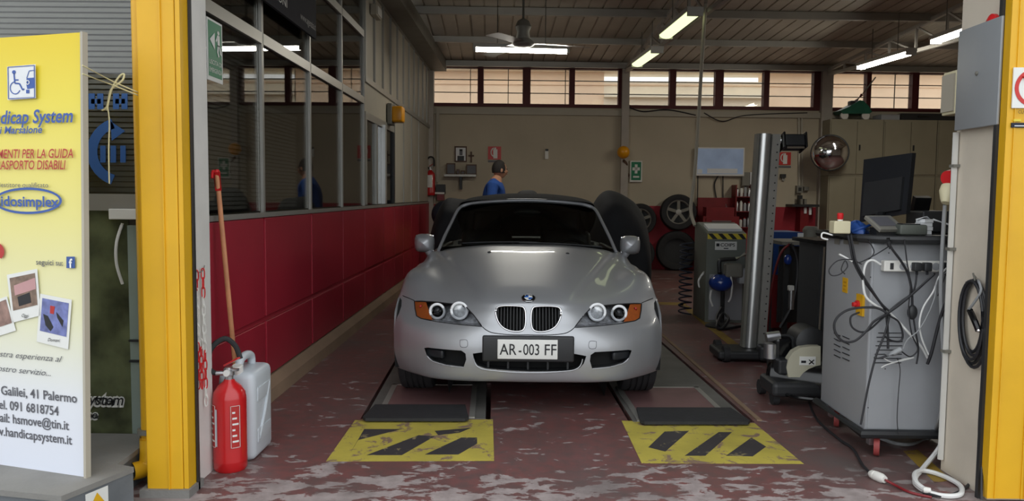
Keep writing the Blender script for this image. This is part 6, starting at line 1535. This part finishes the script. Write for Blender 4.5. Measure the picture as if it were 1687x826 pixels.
MB().lathe([(.036, 0), (.04, .03), (.036, .06)], c+V((.035, .0, 0)), (-1, -.5, -.1), 18).build('socket', 'plastic_red', t, True)
MB().lathe([(.04, 0), (.043, .03), (.03, .07), (.02, .09)], PY(1565, 308, 3.93), (-.35, -.3, -.9), 18).build('plug', 'cream_box', t, True)
gc = [PY(1557, 335, 3.93), PY(1553, 400, 3.92), PY(1550, 480, 3.92), PY(1553, 560, 3.92), PY(1556, 630, 3.92), G(1548, 690, .25), G(1530, 722, .012), G(1490, 733, .012), G(1440, 718, .012), G(1390, 690, .012), G(1360, 668, .012)]
MB().tube(smooth_path(gc, 10), .010, 8).build('lead', 'cable_grey', t, True)
t = thing('cable_coil', 'black cable coiled on a hook on the white jamb', 'cable coil', tuple(J(1603, 520)))
for k in range(5):
    e = k*.004; P_ = []
    for a in np.linspace(0, 2*math.pi, 29)[:-1]:
        px = 1602+3*math.sin(k*2)+(17+k*1.3)*math.cos(a); py = 522+k*3+(58+k*3.5)*math.sin(a); P_.append(J(px, py, .014+.009*(k % 3)))
    MB().tube(P_, .0075, 7, True).build('loop', 'cable_black', t, True)
MB().tube([J(1606, 455, .0), J(1606, 462, .03), J(1603, 450, .04)], .004, 6).build('hook', 'steel_grey', t)
MB().tube(smooth_path([J(1598, 512, .035), J(1606, 530, .045), J(1612, 545, .045)], 4), .014, 8).build('plug', 'black_gloss', t, True)
MB().sphere(J(1612, 545, .05), .010, 10, 6).build('plug_pin', 'chrome', t, True)
MB().tube(smooth_path([J(1612, 462, .03), J(1616, 480, .035), J(1604, 500, .04), J(1596, 510, .04)], 5), .006, 7).build('white_lead', 'cable_grey', t, True)
cable('cable', [J(1604, 462, .03), PY(1585, 470, 3.8), PY(1570, 482, 3.85), PY(1556, 505, 3.9), PY(1545, 540, 3.93), PY(1535, 580, 3.95), PY(1528, 600, 3.97)], .008, 'cable_black', 'thick black cable slung from the jamb hook to the cart')
cable('cable', [J(1620, 520, .03), J(1622, 580, .02), J(1617, 650, .02), J(1614, 700, .02), G(1612, 770, .05), G(1595, 800, .012), G(1560, 818, .012), G(1520, 812, .012)], .007, 'cable_black', 'black cable hanging down the jamb to the coiled white hose')
cable('cable', [J(1626, 480, .02), J(1624, 560, .015), J(1620, 640, .015), J(1618, 740, .015), G(1617, 824, .012)], .006, 'cable_black', 'black cable hanging straight beside the jamb gasket')
t = thing('white_hose', 'thick white hose coiled on the floor at the foot of the jamb', 'hose', tuple(G(1545, 795)))
hp = [PY(1577, 560, 3.86), PY(1574, 630, 3.86), G(1566, 700, .22), G(1546, 740, .08), G(1522, 770, .015), G(1508, 788, .014), G(1510, 800, .014), G(1530, 812, .014), G(1560, 818, .014), G(1582, 815, .014), G(1583, 802, .014), G(1565, 790, .014), G(1540, 780, .014), G(1518, 776, .02), G(1507, 782, .03), G(1510, 796, .03), G(1525, 808, .025)]
MB().tube(smooth_path(hp, 8), .0115, 8).build('hose', 'cable_white', t, True)
MB().lathe([(.013, -.01), (.015, 0), (.013, .02)], G(1525, 808, .025), (.8, -.3, 0), 10).build('end_sleeve', 'plastic_white', t, True)
t = thing('floor_plug', 'white inline plug on a dark cable lying on the worn floor', 'plug', tuple(G(1445, 787)))
p0_, p1_ = G(1433, 780, .02), G(1458, 791, .02); ax = (p1_-p0_)
MB().lathe([(.012, 0), (.020, .012), (.022, .03), (.019, .034), (.023, .038), (.023, ax.length*.8), (.016, ax.length)], p0_, ax, 18).build('body', 'plastic_white', t, True)
MB().tube(smooth_path([G(1330, 655, .012), G(1345, 690, .012), G(1380, 722, .012), G(1405, 740, .012), G(1420, 765, .012), G(1434, 780, .02)], 7), .007, 7).build('lead', 'cable_black', t, True)
MB().tube(smooth_path([p1_, G(1475, 800, .010), G(1500, 812, .008), G(1535, 820, .008)], 6), .006, 7).build('lead', 'tool_red', t, True)
# prohibition sign on the yellow leaf
YS = 3.421; s0 = PY(1667, 178, YS); t = thing('prohibition_sign', 'white prohibition sign with red ring on the yellow door leaf', 'sign', tuple(s0))
zt_ = PY(1667, 111, YS).z; Ls = zt_-s0.z; cxs, czs = s0.x+Ls/2, (zt_+s0.z)/2
MB().span((s0.x, YS, s0.z), (s0.x+Ls, YS+.006, zt_)).build('plate', 'sign_white', t)
ring = [[V((cxs+math.cos(a)*r_, YS-.0015, czs+math.sin(a)*r_)) for r_ in (Ls*.36, Ls*.46)] for a in np.linspace(0, 2*math.pi, 41)]
MB().grid(ring).build('ring', 'sign_red', t)
MB().beam(V((cxs-Ls*.28, YS-.001, czs+Ls*.28)), V((cxs+Ls*.28, YS-.001, czs-Ls*.28)), .003, Ls*.09, (0, -1, 0)).build('slash', 'sign_red', t)
MB().span((cxs-Ls*.2, YS-.0012, czs-.02), (cxs-Ls*.05, YS-.0008, czs+.03)).build('figure_shape', 'ink', t)
MB().sphere((cxs-Ls*.1, YS-.0008, czs+.045), .014, 12, 8, (1, .05, 1)).build('figure_head', 'ink', t)
text('CUSTODITO', 'ink', t, PY(1677, 187, YS), (1, 0, 0), (0, 0, 1), .10, .013)
st_ = thing('purple_sticker', 'small purple service sticker under the prohibition sign', 'sticker', tuple(PY(1668, 210, YS)))
p = PY(1667, 210, YS); MB().span((p.x, YS+.002, p.z), (p.x+.10, YS+.0085, p.z+.02)).build('plate', 'trouser_navy', st_); MB().span((p.x+.012, YS+.001, p.z+.005), (p.x+.07, YS+.002, p.z+.009)).build('print', 'paper', st_)
p = PY(1671, 200, YS); MB().span((p.x, YS+.002, p.z), (p.x+.03, YS+.0085, p.z+.01)).build('tag', 'tape_yellow', st_)
